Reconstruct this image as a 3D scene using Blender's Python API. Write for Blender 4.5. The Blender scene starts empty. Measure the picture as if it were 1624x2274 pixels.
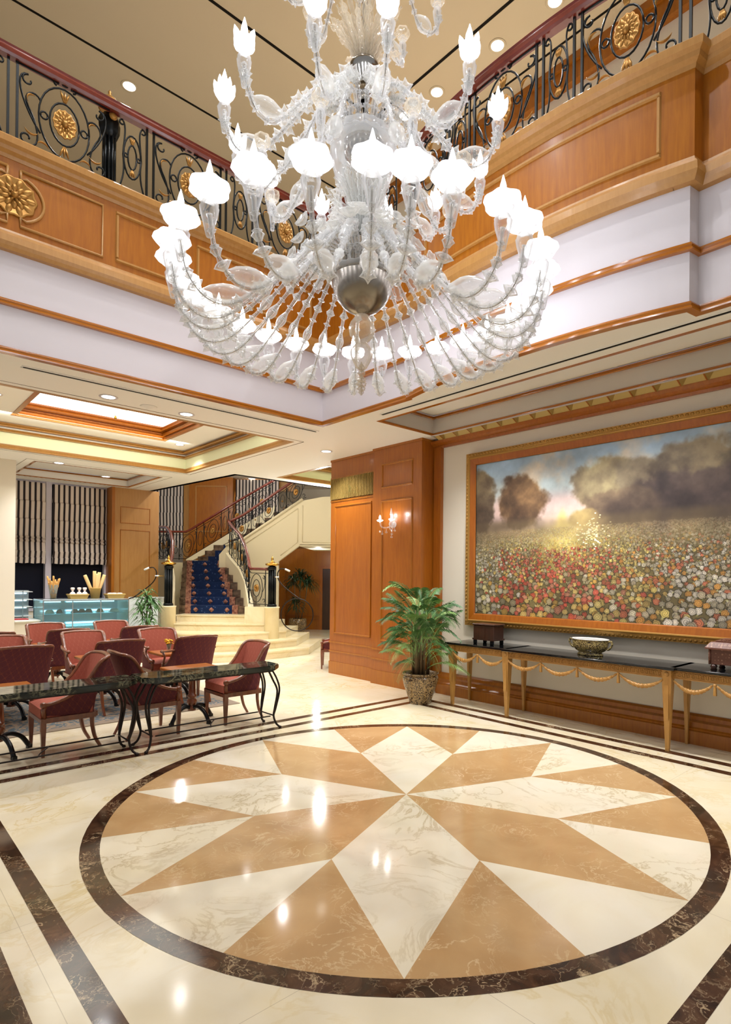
LA1,LA2,WORLD,STAIRE,CAFE,ATR,EXPO=1.6,3.4,.36,105,105,190,0.0
import bpy, bmesh, math, random
import numpy as np
from mathutils import Vector, Matrix
random.seed(7)
PI=math.pi
C=bpy.context.scene.collection
cos,sin=math.cos,math.sin
def rgb(h,a=1):
    h=h.lstrip('#'); c=[int(h[i:i+2],16)/255 for i in (0,2,4)]
    return tuple((x/12.92 if x<=.04045 else ((x+.055)/1.055)**2.4) for x in c)+(a,)
# ---------------------------------------------------------------- materials
M={}
def nt(name):
    m=bpy.data.materials.new(name); m.use_nodes=True; n=m.node_tree; 
    return m,n,n.nodes,n.links
def plain(name,col,rough=.5,metal=0,spec=.5,emit=None,es=0,coat=0):
    m,n,N,L=nt(name); b=N['Principled BSDF']
    b.inputs['Base Color'].default_value=rgb(col); b.inputs['Roughness'].default_value=rough
    b.inputs['Metallic'].default_value=metal; b.inputs['Specular IOR Level'].default_value=spec
    b.inputs['Coat Weight'].default_value=coat
    if emit: b.inputs['Emission Color'].default_value=rgb(emit); b.inputs['Emission Strength'].default_value=es
    M[name]=m; return m
def emis(name,col,s):
    m,n,N,L=nt(name); N.remove(N['Principled BSDF']); e=N.new('ShaderNodeEmission')
    e.inputs[0].default_value=rgb(col); e.inputs[1].default_value=s; L.new(e.outputs[0],N['Material Output'].inputs[0]); M[name]=m; return m
def ramp(N,L,fac,stops,interp='LINEAR'):
    r=N.new('ShaderNodeValToRGB'); cr=r.color_ramp; cr.interpolation=interp
    while len(cr.elements)<len(stops): cr.elements.new(.5)
    for e,(p,c) in zip(cr.elements,stops): e.position=p; e.color=rgb(c) if isinstance(c,str) else c
    L.new(fac,r.inputs[0]); return r.outputs[0]
def noise(N,L,vec,scale,detail=4,rough=.5,dist=0):
    t=N.new('ShaderNodeTexNoise'); t.inputs['Scale'].default_value=scale; t.inputs['Detail'].default_value=detail
    t.inputs['Roughness'].default_value=rough; t.inputs['Distortion'].default_value=dist
    L.new(vec,t.inputs['Vector']); return t.outputs['Fac']
def mapping(N,L,scale=(1,1,1),rot=(0,0,0),src='Object'):
    tc=N.new('ShaderNodeTexCoord'); mp=N.new('ShaderNodeMapping'); mp.inputs['Scale'].default_value=scale; mp.inputs['Rotation'].default_value=rot
    L.new(tc.outputs[src],mp.inputs[0]); return mp.outputs[0]
def mix(N,L,fac,a,b,mode='MIX'):
    x=N.new('ShaderNodeMix'); x.data_type='RGBA'; x.blend_type=mode
    for i,v in ((0,fac),(6,a),(7,b)):
        if isinstance(v,(int,float)): x.inputs[i].default_value=v
        elif isinstance(v,str): x.inputs[i].default_value=rgb(v)
        else: L.new(v,x.inputs[i])
    return x.outputs[2]
def bump(N,L,h,s,dist=.01):
    b=N.new('ShaderNodeBump'); b.inputs['Strength'].default_value=s; b.inputs['Distance'].default_value=dist; L.new(h,b.inputs['Height']); L.new(b.outputs[0],N['Principled BSDF'].inputs['Normal'])
def wood(name,c0,c1,rough=.3,sc=(14,14,1.2),coat=.25):
    m,n,N,L=nt(name); b=N['Principled BSDF']; v=mapping(N,L,sc)
    f=noise(N,L,v,2.2,6,.6,.6); c=ramp(N,L,f,[(.25,c0),(.75,c1)])
    v2=mapping(N,L,(1,1,1)); f2=noise(N,L,v2,1.3,2)
    c=mix(N,L,ramp(N,L,f2,[(.3,(0,0,0,1)),(.8,(.28,.28,.28,1))]),c,c0)
    L.new(c,b.inputs['Base Color']); b.inputs['Roughness'].default_value=rough; b.inputs['Coat Weight'].default_value=coat; b.inputs['Coat Roughness'].default_value=.15
    M[name]=m; return m
def marble(name,base,vein,dark,scale=1.6,rough=.1,veinw=.035,tile=None):
    m,n,N,L=nt(name); b=N['Principled BSDF']; v=mapping(N,L)
    f=noise(N,L,v,scale,5,.55,.8); c=ramp(N,L,f,[(.3,base),(.7,dark)])
    f2=noise(N,L,v,scale*1.7,7,.62,1.6)
    w=ramp(N,L,f2,[(.5-veinw,(0,0,0,1)),(.5,(1,1,1,1)),(.5+veinw,(0,0,0,1))])
    f3=noise(N,L,v,scale*.9,2); w=mix(N,L,1.0,w,ramp(N,L,f3,[(.42,(0,0,0,1)),(.62,(1,1,1,1))]),'MULTIPLY')
    c=mix(N,L,w,c,vein)
    if tile:
        br=N.new('ShaderNodeTexBrick'); br.offset=0; br.inputs['Scale'].default_value=1; br.inputs['Mortar Size'].default_value=.0018
        br.inputs['Brick Width'].default_value=tile; br.inputs['Row Height'].default_value=tile; br.inputs['Mortar Smooth'].default_value=.3
        L.new(v,br.inputs['Vector']); r=ramp(N,L,br.outputs['Fac'],[(0,(0,0,0,1)),(1,(.35,.35,.35,1))]); c=mix(N,L,r,c,'8a744e')
    L.new(c,b.inputs['Base Color']); b.inputs['Roughness'].default_value=rough; b.inputs['Specular IOR Level'].default_value=.5
    M[name]=m; return m
marble('marble_cream','F1E7CF','E0CC9C','E8D9B4',1.3,.11,tile=1.22); M['marble_cream'].node_tree.nodes['Principled BSDF'].inputs['Specular IOR Level'].default_value=.34
marble('marble_cream_far','EBDDBD','DCC48E','E2CC9C',1.3,.12)
marble('marble_tan','CCA878','DDC096','BE9666',2.4,.09,.02)
marble('marble_white','F1E9D6','CDBB96','E9DCBD',1.2,.08,.03)
marble('marble_step','EFE2C0','DCC89A','E4D2A4',1.6,.2)
marble('marble_green','1C241D','8C8A6E','0C100C',5,.06,.06)
m,n,N,L=nt('marble_brown'); b=N['Principled BSDF']; v=mapping(N,L)
f=noise(N,L,v,7,6,.6,1.2); c=ramp(N,L,f,[(.3,'1E120B'),(.55,'4A3020'),(.8,'6E5038')])
vo=N.new('ShaderNodeTexVoronoi'); vo.feature='DISTANCE_TO_EDGE'; vo.inputs['Scale'].default_value=6
f4=noise(N,L,v,4,4,.6,0); va=N.new('ShaderNodeVectorMath'); va.operation='ADD'; cmb=N.new('ShaderNodeCombineXYZ'); L.new(f4,cmb.inputs[0]); L.new(f,cmb.inputs[1]); L.new(v,va.inputs[0]); L.new(cmb.outputs[0],va.inputs[1]); L.new(va.outputs[0],vo.inputs['Vector'])
w=ramp(N,L,vo.outputs['Distance'],[(0,(1,1,1,1)),(.02,(.5,.5,.5,1)),(.045,(0,0,0,1))])
w=mix(N,L,1.,w,ramp(N,L,f4,[(.45,(0,0,0,1)),(.62,(1,1,1,1))]),'MULTIPLY')
c=mix(N,L,w,c,'C9B08A'); L.new(c,b.inputs['Base Color']); b.inputs['Roughness'].default_value=.1; M['marble_brown']=m
wood('wood','925008','AE6A12',.34)
wood('wood_red','8E4A0E','AA6218',.3)
wood('wood_gold','A67436','B68646',.42)
wood('wood_trim','9C580E','B26E18',.16,(1.2,1.2,14),.6)
wood('wood_chair','5E2E17','8A4B26',.28,(10,10,3),.5)
wood('wood_dark','2A160D','4A281A',.35)
wood('handrail','5E2018','7E3324',.22,(3,3,3),.6)
wood('gilt_wood','A87838','C4934C',.42,(8,8,3),.1)
plain('wall_white','D2CCD0',.6,spec=.3); plain('wall_cream','E2DACA',.7,spec=.2); plain('ceil_cream','F0EEEA',.75,spec=.2)
plain('ceil_upper','CDBB9B',.8,spec=.2); plain('cove_green','EEF3D0',.8,spec=.1); plain('groove','1C1812',.8,spec=.1)  # the cove wall colour carries the greenish cove light
plain('stair_cream','E2D6B4',.6,spec=.3); plain('recess_gray','C9C4BE',.7)
plain('iron','16191A',.35,metal=.6,spec=.5); plain('iron_brown','2B231F',.4,metal=.7); plain('gold','A87A3A',.4,metal=.6); plain('brass','D2A24A',.22,metal=1)
plain('gilt','B58A45',.38,metal=.55); plain('gold_lattice','A08446',.45,metal=.3)
plain('chrome','B9B4AC',.16,metal=1); plain('pewter','8E867C',.24,metal=1)
plain('soil','3A281A',.9); plain('porcelain','EFEFEA',.12); plain('bread','D9A55C',.7); plain('bread2','E8C68A',.65); plain('basket','E2BE6E',.6)
plain('plastic_bag','F3E9E2',.3); plain('cake','8E5A2E',.6); plain('cream_food','F2E8D6',.5); plain('dark_night','0D1020',.45,spec=.15); plain('mullion','C9C3CE',.35)
plain('yellow_flower','E8B422',.6); plain('red_plastic','B01818',.4); plain('steel','B9C6CC',.25,metal=.8); plain('white_panel','E9EDEA',.4)
plain('rug','8E7F6E',.95,spec=.1); plain('trunk','6B5436',.7); plain('black_metal','0F1012',.35,metal=.4)
emis('flame','EEF2FF',26); emis('downlight','FFFBF0',9); emis('skylight','FFFBEE',3.4); emis('case_light','BFEFFF',3.5)
plain('gold_lit','C9B070',.5); emis('cove_tube','FFEFC0',7); emis('candle_wall','F4F6FF',22)  # gold_lit: lattice gold lightened so the slot looks lit
# crystal: clear core, bright rims
def crystal(name,col,lo,hi,rough,tl=.35):
    m,n,N,L=nt(name); b=N['Principled BSDF']; b.inputs['Base Color'].default_value=rgb(col); b.inputs['Roughness'].default_value=rough; b.inputs['Specular IOR Level'].default_value=.9; b.inputs['Coat Weight'].default_value=.6; b.inputs['Coat Roughness'].default_value=.03
    tr=N.new('ShaderNodeBsdfTransparent'); tr.inputs[0].default_value=(.96,.96,.95,1)
    tn=N.new('ShaderNodeBsdfTranslucent'); tn.inputs[0].default_value=rgb(col)
    ms=N.new('ShaderNodeMixShader'); ms.inputs[0].default_value=tl; L.new(b.outputs[0],ms.inputs[1]); L.new(tn.outputs[0],ms.inputs[2])
    lw=N.new('ShaderNodeLayerWeight'); lw.inputs[0].default_value=.45
    mr=N.new('ShaderNodeMapRange'); mr.inputs[3].default_value=lo; mr.inputs[4].default_value=hi; L.new(lw.outputs['Facing'],mr.inputs[0])
    m2=N.new('ShaderNodeMixShader'); L.new(mr.outputs[0],m2.inputs[0]); L.new(tr.outputs[0],m2.inputs[1]); L.new(ms.outputs[0],m2.inputs[2])
    L.new(m2.outputs[0],N['Material Output'].inputs[0]); M[name]=m
crystal('crystal','F4F5F8',.10,.75,.06,.2); crystal('crystal_leaf','F2F2F0',.14,.8,.1,.2); crystal('frosted','FFFFFF',.6,.95,.3,.5)
crystal('amber_glass','E8DCC8',.18,.85,.06)
def pane(name,col,al):
    m,n,N,L=nt(name); b=N['Principled BSDF']; b.inputs['Base Color'].default_value=rgb(col); b.inputs['Roughness'].default_value=.02; b.inputs['Specular IOR Level'].default_value=.8
    tr=N.new('ShaderNodeBsdfTransparent'); tr.inputs[0].default_value=rgb(col)
    lw=N.new('ShaderNodeLayerWeight'); lw.inputs[0].default_value=.3
    mr=N.new('ShaderNodeMapRange'); mr.inputs[3].default_value=al; mr.inputs[4].default_value=.7; L.new(lw.outputs['Fresnel'],mr.inputs[0])
    m2=N.new('ShaderNodeMixShader'); L.new(mr.outputs[0],m2.inputs[0]); L.new(tr.outputs[0],m2.inputs[1]); L.new(b.outputs[0],m2.inputs[2]); L.new(m2.outputs[0],N['Material Output'].inputs[0]); M[name]=m
pane('case_glass','DDF2F4',.05); pane('vase_glass','EAF2F0',.12)
# upholstery: rust fabric with a woven trellis
def fabric(name,c0,c1,sc):
    m,n,N,L=nt(name); b=N['Principled BSDF']; v=mapping(N,L,(1,1,.62))
    tc=N.new('ShaderNodeSeparateXYZ'); L.new(v,tc.inputs[0])
    def mth(op,a,bb=None):
        x=N.new('ShaderNodeMath'); x.operation=op
        for i,k in enumerate((a,bb)):
            if k is None: continue
            if isinstance(k,(int,float)): x.inputs[i].default_value=k
            else: L.new(k,x.inputs[i])
        return x.outputs[0]
    h=mth('ADD',tc.outputs[0],tc.outputs[1]); z=tc.outputs[2]
    s1=mth('SINE',mth('MULTIPLY',mth('ADD',h,z),sc)); s2=mth('SINE',mth('MULTIPLY',mth('SUBTRACT',h,z),sc))
    p=mth('ABSOLUTE',mth('MULTIPLY',s1,s2)); c=ramp(N,L,p,[(0,c1),(.12,c0),(1,c0)])
    f=noise(N,L,mapping(N,L),60,3); c=mix(N,L,ramp(N,L,f,[(.3,(0,0,0,1)),(.8,(.35,.35,.35,1))]),c,c1)
    L.new(c,b.inputs['Base Color']); b.inputs['Roughness'].default_value=.75; b.inputs['Sheen Weight'].default_value=.25; b.inputs['Sheen Tint'].default_value=rgb('D08878'); b.inputs['Specular IOR Level'].default_value=.2
    M[name]=m
fabric('fabric_in','9A5040','A65E4C',52); fabric('fabric_out','562830','74392F',52)  # fabric_out is the rust fabric darkened to purple, as in shade
# striped blinds
m,n,N,L=nt('blind'); b=N['Principled BSDF']; tc=N.new('ShaderNodeTexCoord'); sp=N.new('ShaderNodeSeparateXYZ'); L.new(tc.outputs['Object'],sp.inputs[0])
md=N.new('ShaderNodeMath'); md.operation='FRACT'; ml=N.new('ShaderNodeMath'); ml.operation='MULTIPLY'; ml.inputs[1].default_value=1/.101; L.new(sp.outputs[0],ml.inputs[0]); L.new(ml.outputs[0],md.inputs[0])
c=ramp(N,L,md.outputs[0],[(0,'1A1016'),(.34,'1A1016'),(.36,'5A3026'),(.41,'D9CCC0'),(.97,'D9CCC0'),(.99,'1A1016')],'LINEAR'); L.new(c,b.inputs['Base Color']); b.inputs['Roughness'].default_value=.8; M['blind']=m
# glazed brown-and-gold pottery
def pottery(name,dark,light,sc,th):
    m,n,N,L=nt(name); b=N['Principled BSDF']; v=mapping(N,L); vo=N.new('ShaderNodeTexVoronoi'); vo.inputs['Scale'].default_value=sc; vo.feature='F1'; L.new(v,vo.inputs['Vector'])
    f=noise(N,L,v,sc*.9,3,.6,2.5); w=ramp(N,L,f,[(th-.03,(0,0,0,1)),(th+.03,(1,1,1,1))]); c=mix(N,L,w,dark,light)
    w2=ramp(N,L,vo.outputs['Distance'],[(.12,(1,1,1,1)),(.2,(0,0,0,1))]); c=mix(N,L,w2,c,dark)
    L.new(c,b.inputs['Base Color']); b.inputs['Roughness'].default_value=.2; M[name]=m
pottery('pot_glaze','2A1712','A68A5E',34,.49); pottery('bowl_glaze','24120F','B8A468',42,.50); pottery('rug_pat','5E6A70','9A8772',9,.5)
M['rug_pat'].node_tree.nodes['Principled BSDF'].inputs['Roughness'].default_value=.95; M['rug_pat'].node_tree.nodes['Principled BSDF'].inputs['Specular IOR Level'].default_value=.05
# carved wood box with dotted inlay
m,n,N,L=nt('carved'); b=N['Principled BSDF']; v=mapping(N,L,(1,1,1),(0,PI/4,0)); ck=N.new('ShaderNodeTexVoronoi'); ck.distance='MANHATTAN'; ck.inputs['Scale'].default_value=34; ck.inputs['Randomness'].default_value=.35; L.new(mapping(N,L),ck.inputs['Vector'])
c=ramp(N,L,ck.outputs['Distance'],[(.22,'3A1A10'),(.36,'B88C6C'),(.6,'6A4030')]); L.new(c,b.inputs['Base Color']); b.inputs['Roughness'].default_value=.4; M['carved']=m
# leaves
for nm,a,bb in (('leaf','2F5B2A','5E8A4A'),('leaf_dark','16301C','2E4E2C'),('leaf_light','6E9A4A','A8C47A')):
    m,n,N,L=nt(nm); b=N['Principled BSDF']; f=noise(N,L,mapping(N,L),6,3); L.new(ramp(N,L,f,[(.3,a),(.7,bb)]),b.inputs['Base Color']); b.inputs['Roughness'].default_value=.45; b.inputs['Subsurface Weight'].default_value=0
    M[nm]=m
# stair carpet blue
m,n,N,L=nt('carpet_blue'); b=N['Principled BSDF']; vo=N.new('ShaderNodeTexVoronoi'); vo.inputs['Scale'].default_value=14; L.new(mapping(N,L),vo.inputs['Vector'])
L.new(ramp(N,L,vo.outputs['Distance'],[(.1,'5A6A8A'),(.2,'1C2C50'),(1,'162444')]),b.inputs['Base Color']); b.inputs['Roughness'].default_value=.95; b.inputs['Specular IOR Level'].default_value=.1; M['carpet_blue']=m
m,n,N,L=nt('carpet_red'); b=N['Principled BSDF']; L.new(ramp(N,L,noise(N,L,mapping(N,L),20,3),[(.35,'6A3A34'),(.6,'A87860')]),b.inputs['Base Color']); b.inputs['Roughness'].default_value=.95; M['carpet_red']=m
m,n,N,L=nt('stair_marble_dark'); b=N['Principled BSDF']; L.new(ramp(N,L,noise(N,L,mapping(N,L),8,5),[(.35,'3A2C22'),(.65,'7A6450')]),b.inputs['Base Color']); b.inputs['Roughness'].default_value=.2; M['stair_marble_dark']=m
# ---------------------------------------------------------------- mesh builder
class MB:
    def __init__(s): s.v=[]; s.f=[]; s.m=[]; s.sm=[]
    def add(s,vs,fs,mi=0,smooth=False):
        o=len(s.v); s.v+= [tuple(p) for p in vs]; s.f+=[tuple(i+o for i in f) for f in fs]; s.m+=[mi]*len(fs); s.sm+=[smooth]*len(fs); return s
    def box(s,x0,x1,y0,y1,z0,z1,mi=0,bev=0):
        x0,x1=sorted((x0,x1)); y0,y1=sorted((y0,y1)); z0,z1=sorted((z0,z1))
        if bev<=0:
            return s.add([(x0,y0,z0),(x1,y0,z0),(x1,y1,z0),(x0,y1,z0),(x0,y0,z1),(x1,y0,z1),(x1,y1,z1),(x0,y1,z1)],[(0,3,2,1),(4,5,6,7),(0,1,5,4),(1,2,6,5),(2,3,7,6),(3,0,4,7)],mi)
        b=bev; pl=[(x0+b,y0),(x1-b,y0),(x1,y0+b),(x1,y1-b),(x1-b,y1),(x0+b,y1),(x0,y1-b),(x0,y0+b)]
        ins=[(min(max(x,x0+b),x1-b),min(max(y,y0+b),y1-b)) for x,y in pl]
        V=[(x,y,z0+b) for x,y in pl]+[(x,y,z1-b) for x,y in pl]+[(x,y,z1) for x,y in ins]+[(x,y,z0) for x,y in ins]
        F=[(i,(i+1)%8,8+(i+1)%8,8+i) for i in range(8)]+[(8+i,8+(i+1)%8,16+(i+1)%8,16+i) for i in range(8)]+[(24+i,24+(i+1)%8,(i+1)%8,i) for i in range(8)]+[tuple(range(16,24)),tuple(range(31,23,-1))]
        return s.add(V,F,mi)
    def prism(s,pl,z0,z1,mi=0):
        n=len(pl); V=[(x,y,z0) for x,y in pl]+[(x,y,z1) for x,y in pl]
        return s.add(V,[tuple(range(n-1,-1,-1)),tuple(range(n,2*n))]+[(i,(i+1)%n,n+(i+1)%n,n+i) for i in range(n)],mi)
    def tube(s,path,r,n=8,mi=0,smooth=True,caps=True,flat=None):
        P=[Vector(p) for p in path]; k=len(P)
        if isinstance(r,(int,float)): r=[r]*k
        T=[((P[min(i+1,k-1)]-P[max(i-1,0)]).normalized() if (P[min(i+1,k-1)]-P[max(i-1,0)]).length>1e-9 else Vector((0,0,1))) for i in range(k)]
        up=Vector((0,0,1)) if abs(T[0].z)<.9 else Vector((1,0,0)); a=T[0].cross(up).normalized(); V=[]
        for i in range(k):
            a=(a-T[i]*a.dot(T[i])); a=a.normalized() if a.length>1e-6 else T[i].orthogonal().normalized(); b=T[i].cross(a)
            for j in range(n):
                t=2*PI*j/n; rr=r[i]; q=1 if flat is None else flat
                V.append(P[i]+a*(rr*cos(t))+b*(rr*q*sin(t)))
        F=[(i*n+j,i*n+(j+1)%n,(i+1)*n+(j+1)%n,(i+1)*n+j) for i in range(k-1) for j in range(n)]
        if caps: F+= [tuple(range(n-1,-1,-1)),tuple((k-1)*n+j for j in range(n))]
        return s.add(V,F,mi,smooth)
    def lathe(s,prof,n=20,o=(0,0,0),mi=0,smooth=True,lobes=0,amp=0,amps=None,axis=None,sx=1,sy=1):
        V=[];k=len(prof)
        R=Matrix.Identity(3) if axis is None else Vector((0,0,1)).rotation_difference(Vector(axis)).to_matrix()
        for i,(r,z) in enumerate(prof):
            am=amps[i] if amps else amp
            for j in range(n):
                t=2*PI*j/n; rr=r*(1+am*cos(lobes*t)) if lobes else r
                V.append(R@Vector((rr*cos(t)*sx,rr*sin(t)*sy,z))+Vector(o))
        F=[(i*n+j,i*n+(j+1)%n,(i+1)*n+(j+1)%n,(i+1)*n+j) for i in range(k-1) for j in range(n)]
        if prof[0][0]>1e-5: F.append(tuple(range(n-1,-1,-1)))
        if prof[-1][0]>1e-5: F.append(tuple((k-1)*n+j for j in range(n)))
        return s.add(V,F,mi,smooth)
    def open_lathe(s,prof,n=20,o=(0,0,0),mi=0,**k):
        c=len(s.f); s.lathe(prof,n,o,mi,**k)
        for _ in range((prof[0][0]>1e-5)+(prof[-1][0]>1e-5)): s.f.pop(); s.m.pop(); s.sm.pop()
        return s
    def xf(s,mat,start=0):
        s.v[start:]=[tuple(mat@Vector(p)) for p in s.v[start:]]; return s
    def build(s,name,mats,parent=None,loc=None):
        me=bpy.data.meshes.new(name); me.from_pydata(s.v,[],s.f)
        if isinstance(mats,str): mats=[mats]
        for q in mats: me.materials.append(M[q])
        me.polygons.foreach_set('material_index',s.m); me.polygons.foreach_set('use_smooth',s.sm); me.update()
        bm=bmesh.new(); bm.from_mesh(me); bmesh.ops.recalc_face_normals(bm,faces=bm.faces); bm.to_mesh(me); bm.free()
        o=bpy.data.objects.new(name,me); C.objects.link(o)
        if parent: o.parent=parent
        if loc: o.location=loc
        return o
def tag(o,label,cat,group=None,kind=None):
    o['label']=label; o['category']=cat
    if group: o['group']=group
    if kind: o['kind']=kind
    return o
def thing(name,label,cat,loc=(0,0,0),rz=0,group=None):
    o=bpy.data.objects.new(name,None); C.objects.link(o); o.location=loc; o.rotation_euler=(0,0,rz); o.empty_display_size=.1
    return tag(o,label,cat,group)
def struct(o): o['kind']='structure'; return o
def copy_tree(o,parent=None):
    c=o.copy(); C.objects.link(c)
    if parent: c.parent=parent
    for ch in list(o.children): copy_tree(ch,c)
    return c
def place(proto,first,loc,rz,label,group=None):
    o=proto if first else copy_tree(proto)
    o.location=loc; o.rotation_euler=(0,0,rz); o['label']=label
    if group: o['group']=group
    return o
def smooth_path(pts,n=8):
    P=[Vector(p) for p in pts]; P=[P[0]*2-P[1]]+P+[P[-1]*2-P[-2]]; out=[]
    for i in range(1,len(P)-2):
        for k in range(n):
            t=k/n; a,b,c,d=P[i-1],P[i],P[i+1],P[i+2]
            out.append(.5*((2*b)+(c-a)*t+(2*a-5*b+4*c-d)*t*t+(3*b-a-3*c+d)*t**3))
    out.append(P[-2]); return out
def sweep(mb,path,prof,mi=0,closed=False,side=1,smooth=False):
    """sweep a closed profile of (offset,z) along a plan polyline; offset goes to the right of travel"""
    n=len(path); P=[Vector((p[0],p[1])) for p in path]; off=[]
    for i in range(n):
        a=P[(i-1)%n] if (closed or i>0) else None; b=P[(i+1)%n] if (closed or i<n-1) else None
        d1=(P[i]-a).normalized() if a is not None else None; d2=(b-P[i]).normalized() if b is not None else None
        if d1 is None:d1=d2
        if d2 is None:d2=d1
        n1=Vector((d1.y,-d1.x)); n2=Vector((d2.y,-d2.x)); m_=(n1+n2); 
        m_=m_/max(.2,(1+n1.dot(n2))) if m_.length>1e-4 else n1
        off.append(m_*side)
    k=len(prof); V=[]
    for i in range(n):
        for (o,z) in prof: q=P[i]+off[i]*o; V.append((q.x,q.y,z))
    F=[]; rng=range(n) if closed else range(n-1)
    for i in rng:
        j=(i+1)%n
        for c in range(k): F.append((i*k+c,i*k+(c+1)%k,j*k+(c+1)%k,j*k+c))
    if not closed: F+=[tuple(range(k)),tuple((n-1)*k+c for c in range(k-1,-1,-1))]
    mb.add(V,F,mi,smooth)
def mould(z0,z1,d0,d1,back=-.01):
    "small classical moulding profile projecting d0 at the foot, d1 at the crown"
    h=z1-z0; return [(back,z0),(d0,z0),(d0*1.05,z0+h*.2),((d0+d1)/2*.85,z0+h*.45),((d0+d1)/2*1.1,z0+h*.7),(d1,z0+h*.82),(d1,z1),(back,z1)]
def rect_minus(mb,x0,x1,y0,y1,z,holes,mi=0,th=.08):
    xs=sorted({x0,x1,*[h[0] for h in holes],*[h[1] for h in holes]}); ys=sorted({y0,y1,*[h[2] for h in holes],*[h[3] for h in holes]})
    xs=[x for x in xs if x0<=x<=x1]; ys=[y for y in ys if y0<=y<=y1]
    for a,b in zip(xs,xs[1:]):
        for c,d in zip(ys,ys[1:]):
            cx_,cy_=(a+b)/2,(c+d)/2
            if any(h[0]<cx_<h[1] and h[2]<cy_<h[3] for h in holes): continue
            mb.add([(a,c,z),(b,c,z),(b,d,z),(a,d,z)],[(0,1,2,3)],mi)
# ---------------------------------------------------------------- camera
F_=1300.3; YAW,PIT,ROL=.8018,.0021,.0100; CX,CY,CZ=-3.0286,-3.1482,1.6
def cam_axes():
    cy_,sy_=cos(YAW),sin(YAW); f=Vector((cy_,sy_,0)); r=Vector((sy_,-cy_,0)); u=Vector((0,0,1))
    f2=f*cos(PIT)+u*sin(PIT); u2=u*cos(PIT)-f*sin(PIT); return r*cos(ROL)+u2*sin(ROL),u2*cos(ROL)-r*sin(ROL),f2
r_,u_,w_=cam_axes()
cd=bpy.data.cameras.new('camera'); cam=bpy.data.objects.new('camera',cd); C.objects.link(cam)
cd.sensor_fit='HORIZONTAL'; cd.sensor_width=36; cd.lens=F_/1624*36; cd.shift_x=(812-911.15)/1624; cd.shift_y=(1284.9-1137)/1624; cd.clip_start=.05; cd.clip_end=100
mt=Matrix((r_,u_,-w_)).transposed().to_4x4(); mt.translation=(CX,CY,CZ); cam.matrix_world=mt; bpy.context.scene.camera=cam
def S(a,d,z=0): return (CX+a*sin(YAW)+d*cos(YAW),CY-a*cos(YAW)+d*sin(YAW),z)
def SXY(a,d): return S(a,d)[:2]
SROT=YAW-PI/2   # local frame with x = across, y = depth along the hall's diagonal
plain('black_top','0B0C0E',.06,spec=.7)
# ================================================================ SETTING
ZC=3.62; ZU=8.6; R0=2.02; R1=2.125
# ---- floor with its inlaid star, one surface
fb=MB()
fb.add([(-9,-9,0),(16,-9,0),(16,20,0),(-9,20,0)],[(0,1,2,3)],0)
def ring(r0,r1,z,mi,n=96):
    V=[];F=[]
    for i in range(n):
        t=2*PI*i/n; V+=[(r0*cos(t),r0*sin(t),z),(r1*cos(t),r1*sin(t),z)]
    for i in range(n): j=(i+1)%n; F.append((2*i,2*i+1,2*j+1,2*j))
    fb.add(V,F,mi)
ST=math.radians(1.08); RI=1.104; e=.001
def pol(r,k): t=ST+PI/4+k*PI/8; return (r*cos(t),r*sin(t),e)
for k in range(16):
    # sixteen rim sectors (alternating stones) split at the star's inner corners
    pass
for k in range(8):
    tip=pol(R0,2*k); a=pol(RI,2*k-1); b=pol(RI,2*k+1)
    fb.add([(0,0,e),a,tip,b],[(0,1,2,3)],3 if k%2==0 else 2)
    # two triangles between neighbouring tips, meeting the ring half way
    o=pol(R0,2*k+1); nt_=pol(R0,2*k+2)
    def arc(k0,k1,n=8): return [pol(R0,k0+(k1-k0)*i/n) for i in range(n+1)]
    ca=arc(2*k,2*k+1); fb.add([b]+ca,[tuple(range(len(ca)+1))],2 if k%2==0 else 3)
    cb=arc(2*k+1,2*k+2); fb.add([b]+cb,[tuple(range(len(cb)+1))],3 if k%2==0 else 2)
ring(R0,R1,e,1)
def sq(a,b,z,mi):
    for (x0,x1,y0,y1) in ((-b,b,a,b),(-b,b,-b,-a),(-b,-a,-a,a),(a,b,-a,a)): fb.add([(x0,y0,z),(x1,y0,z),(x1,y1,z),(x0,y1,z)],[(0,1,2,3)],mi)
sq(2.28,2.375,e,1); sq(2.53,2.63,e,1)
struct(fb.build('floor',['marble_cream','marble_brown','marble_tan','marble_white']))
# ---- atrium edge plan
bulge=[(1.30+.16*(abs(y)/1.5)**2.2,y) for y in [1.55-3.01*i/28 for i in range(29)]]
EDGE=[(-6,3.23),(1.5,3.23),(1.5,1.57)]+bulge+[(1.57,-1.48),(1.57,-5.5)]
wb=MB(); sweep(wb,EDGE,[(0,ZC+.02),(0,4.6),(-.25,4.6),(-.25,ZC+.02)]); struct(wb.build('wall_atrium','wall_white'))
tb=MB(); sweep(tb,EDGE,mould(ZC-.004,3.675,.035,.02,-.03)); struct(tb.build('trim_1','wood_trim'))
tb=MB(); sweep(tb,EDGE,mould(4.05,4.11,.035,.022)); struct(tb.build('trim_2','wood_trim'))
wf=MB()
sweep(wf,EDGE,[(.05,4.6),(.05,5.42),(-.2,5.42),(-.2,4.6)],0)
sweep(wf,EDGE,[(-.2,4.54),(.055,4.54),(.075,4.57),(.09,4.6),(.085,4.66),(.055,4.70),(.05,4.72),(-.2,4.72)],1)
sweep(wf,EDGE,[(-.2,5.36),(.055,5.36),(.065,5.39),(.1,5.41),(.11,5.44),(.14,5.46),(.145,5.51),(.12,5.535),(-.22,5.54),(-.22,5.36)],1)
struct(wf.build('wall_gallery_front',['wood','wood_gold']))
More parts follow.
